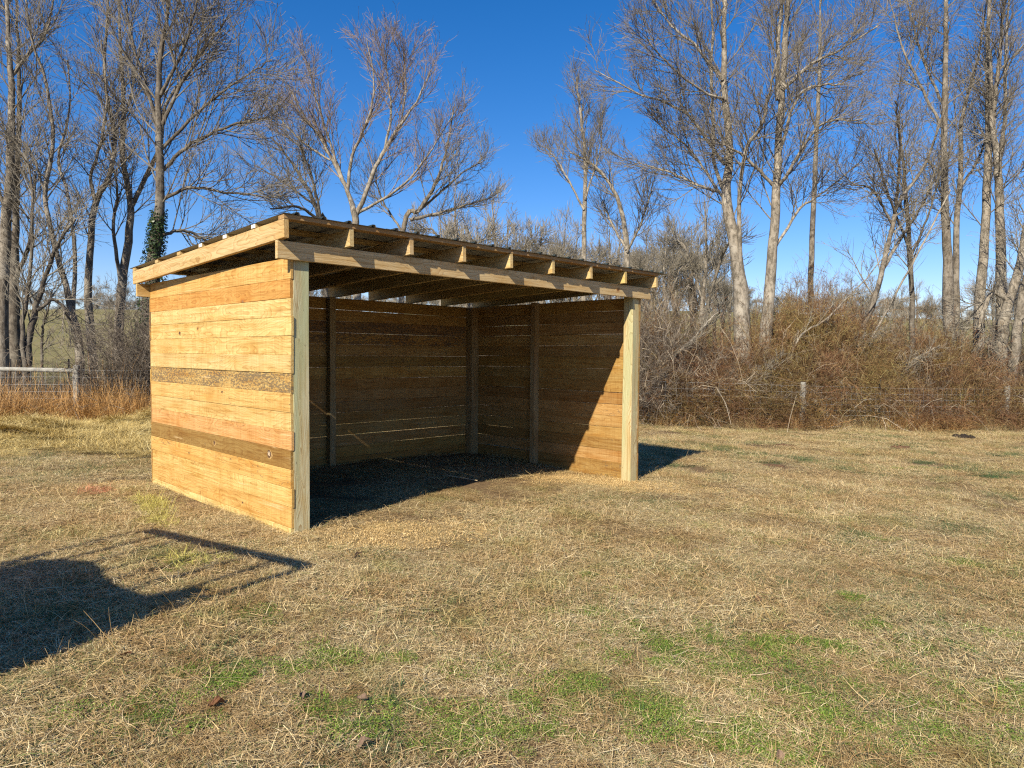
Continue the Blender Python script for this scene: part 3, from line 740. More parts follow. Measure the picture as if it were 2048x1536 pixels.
def spawn(P, Rr, n, t0, t1, L, ang, up, K, wig, ratio, rtip, fall=0.5, rcap=1.0):
    """children of every polyline: n each, stratified along t0..t1"""
    Np, Kp, _ = P.shape
    idx = np.repeat(np.arange(Np), n); j = np.tile(np.arange(n), Np); m = len(idx)
    t = t0 + (t1 - t0) * (j + rng.random(m)) / n
    f = t * (Kp - 1.001); i = f.astype(int); a = (f - i)[:, None]
    base = P[idx, i] * (1 - a) + P[idx, i + 1] * a
    rad = Rr[idx, i] * (1 - a[:, 0]) + Rr[idx, i + 1] * a[:, 0]
    tan = unit(P[idx, i + 1] - P[idx, i])
    ref = unit(rng.normal(0, 1, (m, 3)))
    e1 = unit(np.cross(tan, ref)); e2 = np.cross(tan, e1)
    phi = (j * 2.399 + rng.random(m) * 1.2 + idx * 1.7)
    e = np.cos(phi)[:, None] * e1 + np.sin(phi)[:, None] * e2
    an = np.clip(rng.normal(ang, 0.16, m), 0.15, 1.6)[:, None]
    d = unit(np.cos(an) * tan + np.sin(an) * e)
    ln = (L * (1 - fall * (t - t0) / max(t1 - t0, 1e-6)) * rng.uniform(0.55, 1.2, m))
    C = np.empty((m, K, 3)); C[:, 0] = base
    bend = rng.normal(0, wig, (m, 3))
    for k in range(1, K):
        d = unit(d + bend * 0.5 + rng.normal(0, wig, (m, 3)) + np.array([0, 0, up]))
        C[:, k] = C[:, k - 1] + d * (ln / (K - 1))[:, None]
    r0 = np.maximum(np.minimum(np.minimum(rad * ratio, rad * 0.9), rcap), rtip * 1.1)
    tt = np.linspace(0, 1, K)[None, :]
    return C, r0[:, None] * (1 - tt) ** 0.8 + rtip * (tt ** 0.5 * 0.6 + 0.4) * np.ones((m, 1))

def make_tree(name, label, Y, stems, bark_m, twig_m, l1=17, L1=2.9, ang=0.68, up=0.05, l2=6, L2=1.15, l3=3, L3=0.62, l4=1, L4=0.2, t0=0.35, group='bare winter trees behind the fence', rt=0.0036, buds=True, wig=0.05, stem_wig=0.012):
    """stems: lists of (px, py, width px) in the photograph's frame, carried Y metres ahead"""
    first = stems[0][0]
    gx0 = at(first[0], first[1], Y)
    root_pos = np.array([gx0[0], Y, float(ground_z(gx0[0], Y)) - 0.05])
    root = empty(name, tuple(root_pos)); tag(root, label, 'tree', group)
    TP = Parts(); CPs = Parts(); chains = []
    for si, s_ in enumerate(stems):
        s_ = list(s_)
        yo = 0.0 if si == 0 else rng.normal(0, 0.25)
        pts, rad = [], []
        for q, (a, b_, w) in enumerate(s_):
            dy = yo * q / max(1, len(s_) - 1) * 3.0 if si else 0.1 * math.sin(q * 1.3)
            pts.append(at(a, b_, Y + dy)); rad.append(w / FPX * Y / 2 * 0.88)
        if si == 0:
            pts[0][2] = root_pos[2] - 0.1
        n = 26 if si == 0 else 18
        P3 = catmull(pts, n)
        rr = np.interp(np.linspace(0, len(pts) - 1, n), np.arange(len(pts)), rad)
        if si == 0: rr = rr * (1 + 0.25 * np.exp(-np.arange(n) / 1.6))
        P3[1:] += rng.normal(0, stem_wig, (n - 1, 3)) * np.minimum(1, 6 * rr[1:, None] / rr[0] )
        V, Q = tubes(P3[None] - root_pos, rr[None], 10 if rr[0] > 0.07 else 7)
        TP.add(V, Q)
        chains.append((P3, rr, si))
    o = link('trunk', TP.mesh('trunk', bark_m, True), root)
    A, AR = [], []
    for P3, rr, si in chains:
        n1 = l1 if si == 0 else max(5, int(l1 * 0.75))
        ts = t0 if si == 0 else 0.2
        C, CR = spawn(P3[None], rr[None], n1, ts, 0.99, L1 * (1.0 if si == 0 else 0.8), ang, up, 8, wig, 0.36, 0.005, 0.55, 0.020)
        A.append(C); AR.append(CR)
        # leader twigs
    A = np.concatenate(A); AR = np.concatenate(AR)
    B, BR = spawn(A, AR, l2, 0.15, 0.98, L2, 0.62, up * 1.2, 6, wig * 1.1, 0.5, 0.0038, 0.4, 0.0075)
    Cc, CcR = spawn(B, BR, l3, 0.12, 1.0, L3, 0.62, up * 1.5, 4, wig * 1.2, 0.55, rt * 0.85, 0.35, rt * 1.3)
    # short twigs straight off the first-order limbs too
    C2, C2R = spawn(A, AR, l2, 0.25, 1.0, L3 * 1.3, 0.7, up, 4, wig * 1.2, 0.5, rt * 0.85, 0.3, rt * 1.4)
    V, Q = tubes(A - root_pos, AR, 5); CPs.add(V, Q)
    V, Q = tubes(B - root_pos, BR, 4); CPs.add(V, Q)
    for X, XR in ((Cc, CcR), (C2, C2R)):
        if buds: XR = XR.copy(); XR[:, -1] = rt * 0.5
        V, Q = tubes(X - root_pos, XR, 3); CPs.add(V, Q)
    if l4:
        D, DR = spawn(Cc, CcR, l4, 0.3, 1.0, L4, 0.7, up, 3, wig, 0.8, rt * 0.85, 0.3)
        if buds: DR[:, 1] = rt * 0.8; DR[:, 2] = rt * 1.9
        V, Q = tubes(D - root_pos, DR, 3); CPs.add(V, Q)
    link('crown', CPs.mesh('crown', twig_m, False), root)
    return root

def copy_tree(src, loc, rz, scl, label, group=None):
    r = src.copy(); COL.objects.link(r); r.location = loc; r.rotation_euler = (0, 0, rz); r.scale = (scl,) * 3
    r['label'] = label
    if group: r['group'] = group
    for ch in src.children:
        c = ch.copy(); COL.objects.link(c); c.parent = r
    return r

BD, BG, BP = M['bark_dark'], M['bark_grey'], M['bark_pale']
TB, TG, TR = M['twig_brown'], M['twig_grey'], M['twig_red']
# left group
make_tree('bare_tree', 'dark tall tree at the left edge with a limb forking right near its top', 20, [[(2, 830, 28), (5, 600, 25), (12, 440, 21), (22, 330, 17), (24, 180, 13), (16, 60, 9), (12, -80, 6)], [(24, 150, 9), (60, 105, 7), (90, 70, 5), (112, -20, 3)], [(14, 420, 10), (-30, 330, 8), (-60, 220, 5)]], BG, TB, l1=18, L1=2.4)
make_tree('bare_tree', 'straight slim trunk just right of the left edge tree', 21, [[(32, 830, 26), (28, 600, 22), (30, 480, 15), (34, 360, 12), (38, 200, 9), (35, 60, 6), (30, -80, 3)], [(30, 560, 10), (60, 480, 8), (70, 350, 5)]], BD, TB, l1=16, L1=2.0)
make_tree('bare_tree', 'small forking dark tree arching over the wooden fence rail', 18.3, [[(52, 830, 20), (58, 690, 15), (75, 610, 12), (95, 540, 9), (120, 480, 7), (150, 440, 4)], [(54, 760, 11), (46, 660, 10), (60, 560, 8), (66, 430, 6), (60, 330, 3)], [(75, 620, 9), (110, 600, 8), (140, 640, 6), (155, 700, 4)]], BD, TG, l1=12, L1=1.7, t0=0.25)
make_tree('bare_tree', 'double stemmed tree leaning left behind the fence corner post', 19, [[(165, 830, 20), (158, 690, 17), (148, 640, 15), (128, 560, 12), (97, 440, 10), (92, 370, 9), (108, 270, 8), (90, 160, 6), (60, 60, 5), (50, -60, 3)], [(146, 640, 10), (150, 500, 9), (132, 380, 7), (118, 320, 6), (140, 220, 4), (135, 120, 3)], [(95, 400, 6), (60, 300, 5), (20, 270, 3)]], BG, TB, l1=15, L1=2.0)
make_tree('bare_tree', 'crooked lit trunk bending right then up, third from the ivy tree', 20, [[(190, 830, 22), (186, 720, 20), (178, 620, 17), (180, 500, 14), (190, 410, 13), (222, 340, 10), (228, 260, 9), (210, 165, 7), (212, 60, 5), (220, -80, 3)], [(190, 400, 9), (182, 350, 7), (206, 270, 6), (214, 180, 4), (200, 80, 3)], [(224, 280, 6), (260, 200, 5), (280, 100, 3)]], BG, TB, l1=16, L1=2.0)
make_tree('bare_tree', 'grey trunk forking into a V beside the ivy tree', 21, [[(228, 830, 22), (242, 600, 19), (256, 480, 17), (262, 410, 14), (246, 320, 11), (248, 220, 9), (242, 120, 7), (235, -60, 4)], [(262, 415, 11), (284, 370, 10), (320, 290, 9), (332, 210, 7), (380, 140, 5), (430, 60, 3)], [(240, 560, 9), (226, 450, 7), (235, 380, 5), (220, 300, 3)]], BG, TB, l1=16, L1=2.2)
ivy_tree = make_tree('bare_tree', 'large spreading tree with an ivy wrapped trunk at the shed corner', 19, [[(282, 840, 38), (298, 640, 34), (310, 500, 27), (320, 400, 20), (318, 300, 16), (316, 210, 13), (322, 110, 10), (335, 20, 7), (340, -100, 4)],
    [(325, 250, 9), (360, 170, 8), (400, 110, 6), (460, 30, 3)], [(320, 345, 9), (380, 290, 8), (450, 255, 6), (530, 235, 3)], [(325, 400, 8), (380, 375, 7), (450, 385, 5), (540, 395, 3)], [(325, 470, 8), (370, 462, 7), (430, 490, 4)], [(318, 260, 9), (285, 150, 7), (262, 70, 5), (245, -40, 3)], [(322, 190, 8), (370, 90, 6), (400, -20, 4)], [(322, 300, 8), (400, 220, 6), (480, 160, 4), (545, 120, 2)]], BD, TB, l1=20, L1=2.6, l2=7, up=0.07)
# middle
make_tree('bare_tree', 'broad fan shaped maple with reddish twigs rising behind the shed roof', 26, [[(714, 830, 20), (714, 520, 17), (712, 460, 16), (709, 430, 15), (700, 395, 10), (685, 360, 9), (665, 320, 8), (640, 275, 6), (610, 235, 5), (575, 170, 3)], [(711, 432, 12), (730, 390, 10), (748, 340, 9), (770, 300, 8), (800, 250, 6), (835, 200, 4), (862, 140, 2.5)], [(695, 385, 8), (702, 320, 7), (722, 270, 6), (742, 220, 5), (748, 150, 3), (732, 75, 2)], [(690, 370, 7), (662, 290, 5), (630, 190, 4), (618, 125, 2)], [(768, 305, 6), (782, 230, 5), (776, 160, 3), (770, 100, 2)], [(718, 425, 7), (760, 402, 6), (815, 362, 5), (862, 300, 3), (905, 230, 2)], [(660, 320, 5), (600, 280, 4), (545, 220, 2)], [(800, 255, 5), (812, 180, 3), (806, 110, 2)]], BP, TR, l1=15, L1=2.6, ang=0.52, up=0.10, l2=7, L2=1.0, t0=0.5, rt=0.0042)
make_tree('bare_tree', 'leaning multi stemmed tree left of the red maple', 27, [[(655, 830, 16), (648, 460, 12), (640, 440, 11), (626, 400, 9), (604, 360, 8), (578, 318, 5), (543, 275, 3)], [(645, 450, 7), (622, 350, 5), (600, 290, 3)], [(640, 440, 7), (596, 414, 6), (540, 418, 3)], [(630, 410, 5), (560, 360, 4), (510, 330, 2)]], BD, TG, l1=14, L1=2.2, up=0.08, t0=0.45)
make_tree('bare_tree', 'low wide tree with arching limbs just right of the red maple', 27, [[(800, 830, 14), (808, 460, 11), (838, 420, 10), (865, 380, 8), (890, 310, 5), (908, 215, 3)], [(820, 440, 8), (900, 420, 6), (985, 395, 3)], [(835, 425, 6), (920, 350, 4), (970, 320, 2)], [(808, 470, 6), (770, 410, 4), (750, 360, 3)]], BG, TG, l1=14, L1=2.2, up=0.10, t0=0.45, rt=0.004)
make_tree('bare_tree', 'slender pale spire like tree in the open sky gap', 30, [[(1165, 830, 14), (1168, 480, 11), (1170, 320, 8), (1163, 240, 6), (1152, 155, 3)], [(1168, 420, 5), (1120, 330, 4), (1090, 290, 2)], [(1170, 400, 5), (1200, 300, 3), (1205, 220, 2)]], BP, TB, l1=18, L1=1.9, ang=0.5, up=0.14, t0=0.4, L2=0.9, rt=0.004)
make_tree('bare_tree', 'pale trunk curving left above the right end of the roof', 26, [[(1250, 830, 15), (1254, 520, 13), (1248, 450, 11), (1232, 390, 9), (1210, 355, 7), (1180, 325, 5), (1140, 305, 3)], [(1253, 500, 6), (1225, 450, 5), (1205, 400, 3)], [(1254, 505, 6), (1278, 455, 5), (1305, 380, 3)]], BP, TB, l1=14, L1=1.9, up=0.12, t0=0.45)
# right pair of tall pale poplars
make_tree('bare_tree', 'tall thick pale tree with a forked top, left one of the big pair', 21.8, [[(1490, 850, 38), (1484, 640, 36), (1478, 560, 31), (1468, 480, 25), (1452, 400, 23), (1458, 300, 17), (1450, 200, 14), (1448, 110, 12), (1450, 0, 9), (1452, -110, 6)], [(1452, 395, 10), (1430, 330, 8), (1425, 230, 7), (1422, 140, 7), (1425, 60, 6), (1420, -60, 4)], [(1482, 580, 11), (1478, 420, 9), (1492, 300, 8), (1522, 255, 7), (1537, 190, 5), (1557, 110, 3)],
    [(1450, 330, 8), (1420, 290, 7), (1380, 235, 6), (1330, 205, 5), (1270, 185, 4), (1190, 140, 2)], [(1452, 200, 7), (1400, 180, 5), (1330, 120, 4), (1285, 70, 2)], [(1440, 385, 8), (1400, 372, 6), (1340, 345, 5), (1275, 325, 2)], [(1446, 160, 7), (1390, 90, 6), (1340, 50, 4), (1300, -10, 3)], [(1446, 395, 6), (1380, 300, 5), (1320, 250, 3)]], BP, TB, l1=20, L1=2.7, l2=7, up=0.06)
make_tree('bare_tree', 'tall white barked tree, right one of the big pair', 21.5, [[(1522, 850, 32), (1530, 690, 28), (1538, 600, 25), (1546, 480, 21), (1552, 390, 19), (1556, 300, 16), (1562, 220, 14), (1570, 100, 13), (1576, 0, 10), (1580, -100, 6)], [(1553, 380, 9), (1580, 340, 7), (1640, 250, 5), (1725, 240, 3)], [(1565, 180, 9), (1620, 130, 7), (1680, 100, 5), (1760, 50, 3)], [(1555, 200, 10), (1556, 100, 9), (1562, 20, 7), (1565, -80, 5)], [(1545, 370, 8), (1512, 335, 7), (1470, 300, 5), (1430, 285, 2)], [(1548, 500, 7), (1598, 420, 6), (1640, 390, 4), (1725, 320, 2)], [(1553, 330, 8), (1600, 190, 6), (1690, 165, 3)]], BP, TB, l1=20, L1=2.5, l2=7, up=0.06)
make_tree('bare_tree', 'thin straight grey trunk standing right of the white barked tree', 28, [[(1617, 850, 15), (1620, 600, 13), (1628, 400, 11), (1634, 250, 9), (1640, 120, 7), (1640, -20, 3)], [(1633, 260, 5), (1600, 150, 3), (1590, 60, 2)]], BG, TB, l1=16, L1=2.0, t0=0.55, up=0.09)
make_tree('bare_tree', 'tree leaning right with its pale base rising from the red briars', 22.0, [[(1702, 850, 17), (1716, 690, 15), (1745, 610, 12), (1765, 540, 11), (1788, 440, 9), (1800, 400, 8), (1850, 330, 6), (1892, 210, 4)], [(1765, 540, 8), (1800, 480, 7), (1850, 400, 5), (1888, 310, 3)], [(1786, 450, 6), (1745, 380, 5), (1700, 370, 2)], [(1792, 430, 6), (1800, 300, 5), (1790, 200, 3)]], BG, TG, l1=12, L1=1.9, t0=0.3)
make_tree('bare_tree', 'dark slender tree between leaning tree and tall straight trunk', 22.5, [[(1826, 850, 15), (1825, 640, 11), (1818, 480, 10), (1808, 350, 7), (1797, 240, 4)], [(1820, 500, 6), (1780, 400, 5), (1750, 300, 3)], [(1820, 520, 6), (1860, 420, 4), (1880, 330, 2)]], BD, TG, l1=14, L1=1.9, t0=0.3)
make_tree('bare_tree', 'tall straight trunk with rough bark, leftmost of right hand row', 23.0, [[(1902, 850, 26), (1898, 620, 23), (1893, 480, 18), (1888, 350, 14), (1890, 200, 12), (1892, 60, 9), (1890, -90, 6)], [(1888, 260, 7), (1840, 170, 6), (1800, 80, 4), (1780, 0, 2)], [(1890, 220, 6), (1840, 100, 5), (1810, -20, 3)]], BG, TB, l1=24, L1=2.1, ang=0.85)
make_tree('bare_tree', 'slim trunk close to the right of rough straight trunk', 24, [[(1915, 850, 16), (1912, 600, 14), (1914, 450, 12), (1922, 330, 10), (1925, 230, 8), (1955, 120, 5), (1975, -10, 3)], [(1918, 380, 6), (1960, 310, 5), (1985, 220, 3)]], BG, TG, l1=18, L1=1.9, t0=0.3)
make_tree('bare_tree', 'smooth pale trunk splitting high, near the right edge', 23.5, [[(1955, 850, 24), (1960, 600, 21), (1970, 480, 18), (1976, 330, 16), (1978, 230, 13), (1975, 120, 9), (1980, -40, 6)], [(1977, 300, 11), (1992, 180, 9), (2004, 60, 6), (2012, -40, 3)]], BP, TB, l1=22, L1=2.0)
make_tree('bare_tree', 'ringed pale trunk behind the gnarled pair at right edge', 23.2, [[(2006, 850, 26), (2002, 560, 21), (1999, 400, 17), (1994, 320, 15), (1985, 240, 10), (1980, 100, 6)], [(1998, 340, 10), (2010, 230, 8), (2012, 100, 6), (2020, -40, 3)]], BP, TB, l1=20, L1=2.1)
make_tree('bare_tree', 'near gnarled twin trunk with dark split at the right edge', 22.3, [[(2010, 860, 30), (2006, 740, 27), (2004, 660, 24), (2022, 590, 20), (2040, 530, 18), (2052, 460, 15), (2075, 340, 10)], [(2020, 860, 22), (2026, 740, 20), (2036, 650, 19), (2052, 560, 16), (2085, 470, 10)], [(2012, 600, 12), (1985, 585, 10), (1962, 635, 8), (1958, 660, 6)]], BP, TG, l1=14, L1=1.9, t0=0.35)

# saplings among the brush
def sapling(label, Y, pts, m=BP, l1=10, L1=0.9):
    return make_tree('sapling', label, Y, [pts], m, TG, l1=l1, L1=L1, l2=5, L2=0.45, l3=4, L3=0.2, l4=0, t0=0.2, group='leaning saplings in the brush', rt=0.004)
sapling('thin pale sapling leaning far right from the red briars', 21.2, [(1700, 840, 7), (1735, 700, 6), (1780, 610, 5), (1850, 480, 4), (1900, 380, 3)])
sapling('bent sapling arching left behind right shed post', 19.6, [(1335, 840, 8), (1345, 725, 7), (1385, 680, 6), (1410, 650, 4), (1440, 620, 3)])
sapling('long thin sapling crossing in front of the pale trunks', 20.6, [(1560, 830, 5), (1590, 690, 5), (1650, 640, 4), (1720, 570, 3), (1780, 500, 2)])
sapling('short bowed sapling low in the brush between fence posts', 20.0, [(1440, 850, 4), (1450, 820, 4), (1480, 785, 4), (1520, 755, 3), (1550, 740, 2)])
sapling('pale curved sapling below the rough straight trunk', 21.2, [(1780, 850, 5), (1800, 760, 5), (1830, 720, 4), (1880, 690, 3)])
sapling('dark upright sapling behind the wooden fence rail', 20, [(85, 830, 6), (84, 700, 6), (86, 650, 5), (96, 620, 4), (105, 580, 2)], BD, 12, 0.9)
sapling('sapling with drooping tip left of right hand post', 21.0, [(1640, 850, 5), (1660, 760, 4), (1690, 700, 4), (1720, 690, 3)])

# background row far behind (several meshes, then copies)
def bg_tree(px, Y, h, label):
    base = at(px, 700, Y); top_py = 712 - (h - 1.0) * FPX / Y
    w = 0.10 * h / 5 * FPX / Y * 1.5
    return make_tree('background_tree', label, Y, [[(px, 740, w * 1.3), (px + 2, 640, w), (px - 2, 560, w * 0.7), (px + 4, top_py, w * 0.2)], [(px, 640, w * 0.6), (px - 30, 560, w * 0.5), (px - 50, top_py + 70, w * 0.15)], [(px, 620, w * 0.6), (px + 30, 540, w * 0.5), (px + 48, top_py + 60, w * 0.15)]], BG, TG, l1=15, L1=h * 0.24, l2=6, L2=h * 0.13, l3=3, L3=h * 0.08, l4=0, t0=0.12, up=0.1, rt=0.0085, group='bare trees in the row beyond the roof')
protos = [bg_tree(940, 50, 9.5, 'grey bare tree far behind the middle of the shed roof'), bg_tree(1080, 46, 9.5, 'grey bare tree far behind, left of the spire like tree'), bg_tree(1330, 44, 8.5, 'grey bare tree far behind the right end of the roof')]
import bmesh
def joined(p):
    bm = bmesh.new(); n0 = 0
    for mi, nm in enumerate(('trunk', 'crown')):
        bm.from_mesh(next(c for c in p.children if c.name.startswith(nm)).data)
        bm.faces.ensure_lookup_table()
        for f_ in bm.faces[n0:]: f_.material_index = mi
        n0 = len(bm.faces)
    me = bpy.data.meshes.new('distant_tree'); bm.to_mesh(me); bm.free()
    me.materials.append(BG); me.materials.append(TG); return me
C_DT = proto_collection('distant_tree', [joined(p) for p in protos])
BGP = [(880, 52), (985, 47), (1030, 55), (1125, 50), (1215, 47), (1290, 52), (1390, 50), (1430, 58), (1570, 56), (1660, 60), (1740, 52), (1800, 60), (1860, 55), (1950, 62), (560, 60), (470, 62), (760, 48), (830, 58), (620, 52), (690, 58), (905, 44), (960, 60), (1010, 50), (1060, 62), (1100, 55), (1150, 45), (1180, 60), (1250, 56), (1310, 48), (1355, 60), (1410, 48), (1460, 56), (1510, 62), (1700, 50), (1770, 56), (520, 55), (895, 58), (930, 47), (975, 52), (1000, 64), (1045, 48), (1070, 58), (1115, 62), (1140, 52), (1200, 58), (1235, 49), (1270, 62), (1300, 45), (1345, 52), (1380, 58), (1405, 44), (1445, 50), (1590, 50), (1625, 64), (1685, 58), (1720, 64), (1785, 48), (1830, 54), (1885, 60), (1920, 50), (1985, 56), (2030, 60)]
q = np.array([[at(px, 700, Y)[0], Y] for px, Y in BGP])
sc_ = rng.uniform(0.75, 1.1, len(q)) * np.array([1.14 if 860 < px < 1440 else 1.0 for px, Y in BGP]) * np.array([0.75 if px > 1500 or px < 650 else 1.0 for px, Y in BGP])
scatter('distant_tree_row', 'distant mass of bare grey trees behind the shed and across the field', C_DT, 3, np.stack([q[:, 0], q[:, 1], ground_z(q[:, 0], q[:, 1]) - 0.1], -1), rng.random(len(q)) * 6.28, sc_)

# far wood on the hill crest (one mass)
crown_me = [next(c for c in p.children if c.name.startswith('crown')).data for p in protos]
C_FW = proto_collection('far_crown', crown_me)
n = 420
ang = rng.uniform(-0.85, 0.85, n); rr = rng.uniform(158, 210, n)
x, y = rr * np.tan(ang), rr
k = np.abs(x) < 300; x, y = x[k], y[k]; n = len(x)
scatter('far_wood', 'far off grey brown wood along the crest of the hill', C_FW, 3, np.stack([x, y, ground_z(x, y) - 1.5], -1), rng.random(n) * 6.28, np.stack([rng.uniform(0.8, 1.3, n)] * 2 + [rng.uniform(0.55, 0.95, n)], -1))

# ------------------------------------------------------------------ ivy on the big trunk
pts = [at(a, b_, 19) for a, b_, w in [(282, 840, 0), (298, 640, 0), (310, 500, 0), (318, 420, 0)]]
IP = catmull(pts, 60); n = 5200
t = rng.random(n) ** 1.5; c = IP[np.minimum((t * 59).astype(int), 59)]
rad = (0.34 - 0.19 * t) * rng.uniform(0.8, 1.35, n) ** 1.3; a = rng.random(n) * 6.283
c = c + np.stack([np.cos(a) * rad, np.sin(a) * rad, rng.normal(0, 0.06, n)], -1)
nrm = unit(np.stack([np.cos(a), np.sin(a), rng.normal(0.2, 0.5, n)], -1) + rng.normal(0, 0.4, (n, 3)))
e1 = unit(np.cross(nrm, rng.normal(0, 1, (n, 3)))); e2 = np.cross(nrm, e1); s_ = rng.uniform(0.018, 0.042, n)[:, None]
V = np.stack([c - e1 * s_, c - e2 * s_ * 0.8, c + e1 * s_ * 1.1, c + e2 * s_ * 0.8], 1).reshape(-1, 3)
base = IP[0]
o = link('ivy', mesh_arrays('ivy', V - base, np.arange(4 * n).reshape(n, 4), M['ivy'], False, None, {'rnd': np.repeat(rng.random(n), 4)}))
o.location = tuple(base); tag(o, 'dark green ivy climbing the large trunk at the shed corner', 'ivy')

# ------------------------------------------------------------------ brush along the fence
def thicket(n, rad, h, arch, r0, K=7, twigs=2, twl=0.35):
    r = rad * np.sqrt(rng.random(n)); a = rng.random(n) * 6.283
    base = np.stack([r * np.cos(a), r * np.sin(a), np.zeros(n)], -1)
    az = rng.random(n) * 6.283; el = rng.uniform(0.7, 1.5, n)
    d = np.stack([np.cos(el) * np.cos(az), np.cos(el) * np.sin(az), np.sin(el)], -1)
    ln = h * rng.uniform(0.45, 1.35, n)
    P = np.empty((n, K, 3)); P[:, 0] = base
    for k in range(1, K):
        d = unit(d + np.array([0, 0, -arch]) * k / K + rng.normal(0, 0.16, (n, 3))); P[:, k] = P[:, k - 1] + d * (ln / (K - 1))[:, None]
    P[:, :, 2] = np.maximum(P[:, :, 2], 0.02)
    Rr = r0 * rng.uniform(0.6, 1.3, n)[:, None] * np.linspace(1, 0.4, K)[None, :]
    Pt = Parts()
    V, Q = tubes(P, Rr, 3); Pt.add(V, Q, 0, np.repeat(rng.random(n), K * 3))
    C, CR = spawn(P, Rr, twigs, 0.25, 1.0, twl, 0.8, 0.0, 4, 0.25, 0.7, r0 * 0.4)
    V, Q = tubes(C, CR, 3); Pt.add(V, Q, 0, np.repeat(rng.random(len(C)), 4 * 3))
    C2, C2R = spawn(C, CR, 3, 0.2, 1.0, twl * 0.5, 0.8, 0.0, 3, 0.25, 0.8, r0 * 0.35)
    V, Q = tubes(C2, C2R, 3); Pt.add(V, Q, 0, np.repeat(rng.random(len(C2)), 3 * 3))
    return Pt
briar = [thicket(170, 0.8, 1.9, 0.55, 0.0042, twigs=7).mesh('briar', M['briar'], False, 'rnd') for _ in range(4)]
C_BR = proto_collection('briar_clump', briar)
brush = [thicket(110, 0.95, 2.7, 0.18, 0.0058, twigs=8, twl=0.55).mesh('brush', M['brush'], False, 'rnd') for _ in range(4)]
C_BU = proto_collection('brush_clump', brush)
def band(n, x0, x1, d0, d1):
    x = rng.uniform(x0, x1, n); y = fence_y(x) + rng.uniform(d0, d1, n); return x, y
x, y = band(190, 3.0, 18.5, 0.5, 3.6)
hsc = (0.35 + 1.3 * value_noise(x, y, 0.6, 5)) * (1 + 0.25 * ss(y - fence_y(x), 0.5, 2.5)) + 0.45 * np.exp(-((x - 8.7) / 1.6) ** 2)
scatter('briar_thicket', 'reddish brown tangle of briars along the fence right of the shed', C_BR, 4, np.stack([x, y, ground_z(x, y)], -1), rng.random(len(x)) * 6.28, np.stack([np.full(len(x), 1.0)] * 2 + [hsc], -1))
x, y = band(85, 2.6, 19, 1.2, 4.5)
hsc = 0.30 + 1.25 * value_noise(x, y, 0.6, 6) ** 2
scatter('brushwood', 'grey brown brushwood standing behind the briars on the right', C_BU, 4, np.stack([x, y, ground_z(x, y)], -1), rng.random(len(x)) * 6.28, np.stack([np.full(len(x), 1.0)] * 2 + [hsc], -1))
cane = [thicket(10, 0.9, 3.0, 0.6, 0.0085, twigs=3, twl=0.6).mesh('cane', M['pale_cane'], False, 'rnd') for _ in range(3)]
C_CN = proto_collection('cane_clump', cane)
x, y = band(46, 3.0, 18.5, 0.5, 2.6)
scatter('pale_canes', 'pale arching canes looping through the briars on the right', C_CN, 3, np.stack([x, y, ground_z(x, y)], -1), rng.random(len(x)) * 6.28, rng.uniform(0.6, 1.15, len(x)))
x, y = band(26, -9.7, -5.0, 0.5, 2.6)
scatter('dark_vines', 'dark tangled vines under the ivy tree beside the shed', C_BU, 4, np.stack([x, y, ground_z(x, y)], -1), rng.random(len(x)) * 6.28, np.stack([np.full(len(x), 0.8)] * 2 + [rng.uniform(0.7, 1.25, len(x))], -1))
x, y = band(75, -6.0, 3.0, 0.3, 3.5)
scatter('shadowed_brush', 'dark brush and vines behind the shed and under the ivy tree', C_BU, 4, np.stack([x, y, ground_z(x, y)], -1), rng.random(len(x)) * 6.28, np.stack([np.full(len(x), 0.9)] * 2 + [rng.uniform(0.5, 0.95, len(x))], -1))
x, y = band(44, -14, -6.0, 0.5, 3.5)
scatter('low_brush', 'low grey brush under the trees behind the wooden rail', C_BU, 4, np.stack([x, y, ground_z(x, y)], -1), rng.random(len(x)) * 6.28, np.stack([np.full(len(x), 0.8)] * 2 + [rng.uniform(0.2, 0.5, len(x))], -1))
sed = [ribbon_mesh('sedge', [(ribbons, (150, 0.20, (0.45, 1.0), (0.004, 0.009), 0.02, 0.05, 5, 0.16)), (ribbons, (120, 0.30, (0.12, 0.4), (0.004, 0.008), 0.02, 0.3, 4, 0.4))], M['sedge']) for _ in range(4)]
C_SE = proto_collection('sedge_clump', sed)
x = rng.uniform(-14, -7.6, 210); y = fence_y(x) - rng.uniform(-0.3, 0.9, 210)
k = rng.random(210) < 0.1 + 0.9 * value_noise(x, y, 1.2, 9); x, y = x[k], y[k]
scatter('tall_golden_grass', 'tall golden broomsedge standing along the left fence', C_SE, 4, np.stack([x, y, ground_z(x, y)], -1), rng.random(len(x)) * 6.28, np.stack([np.full(len(x), 1.0)] * 2 + [rng.uniform(0.65, 1.2, len(x)) * (0.7 + 0.5 * value_noise(x, y, 1.2, 9))], -1))
x = rng.uniform(3.2, 18.5, 120); y = fence_y(x) - rng.uniform(-0.5, 0.35, 120)
k = rng.random(120) < value_noise(x, y, 0.8, 21); x, y = x[k], y[k]
scatter('tan_fence_grass', 'tan uncut grass standing at the foot of the briars', C_SE, 4, np.stack([x, y, ground_z(x, y)], -1), rng.random(len(x)) * 6.28, np.stack([np.full(len(x), 1.0)] * 2 + [rng.uniform(0.3, 0.85, len(x))], -1))
dry = [ribbon_mesh('dry_fringe', [(ribbons, (260, 0.35, (0.15, 0.5), (0.003, 0.007), 0.02, 0.25, 4, 0.5))], M['straw']) for _ in range(3)]
C_DF = proto_collection('fringe_clump', dry)
x = rng.uniform(-14, 19, 330); y = fence_y(x) + rng.normal(0.05, 0.3, 330)
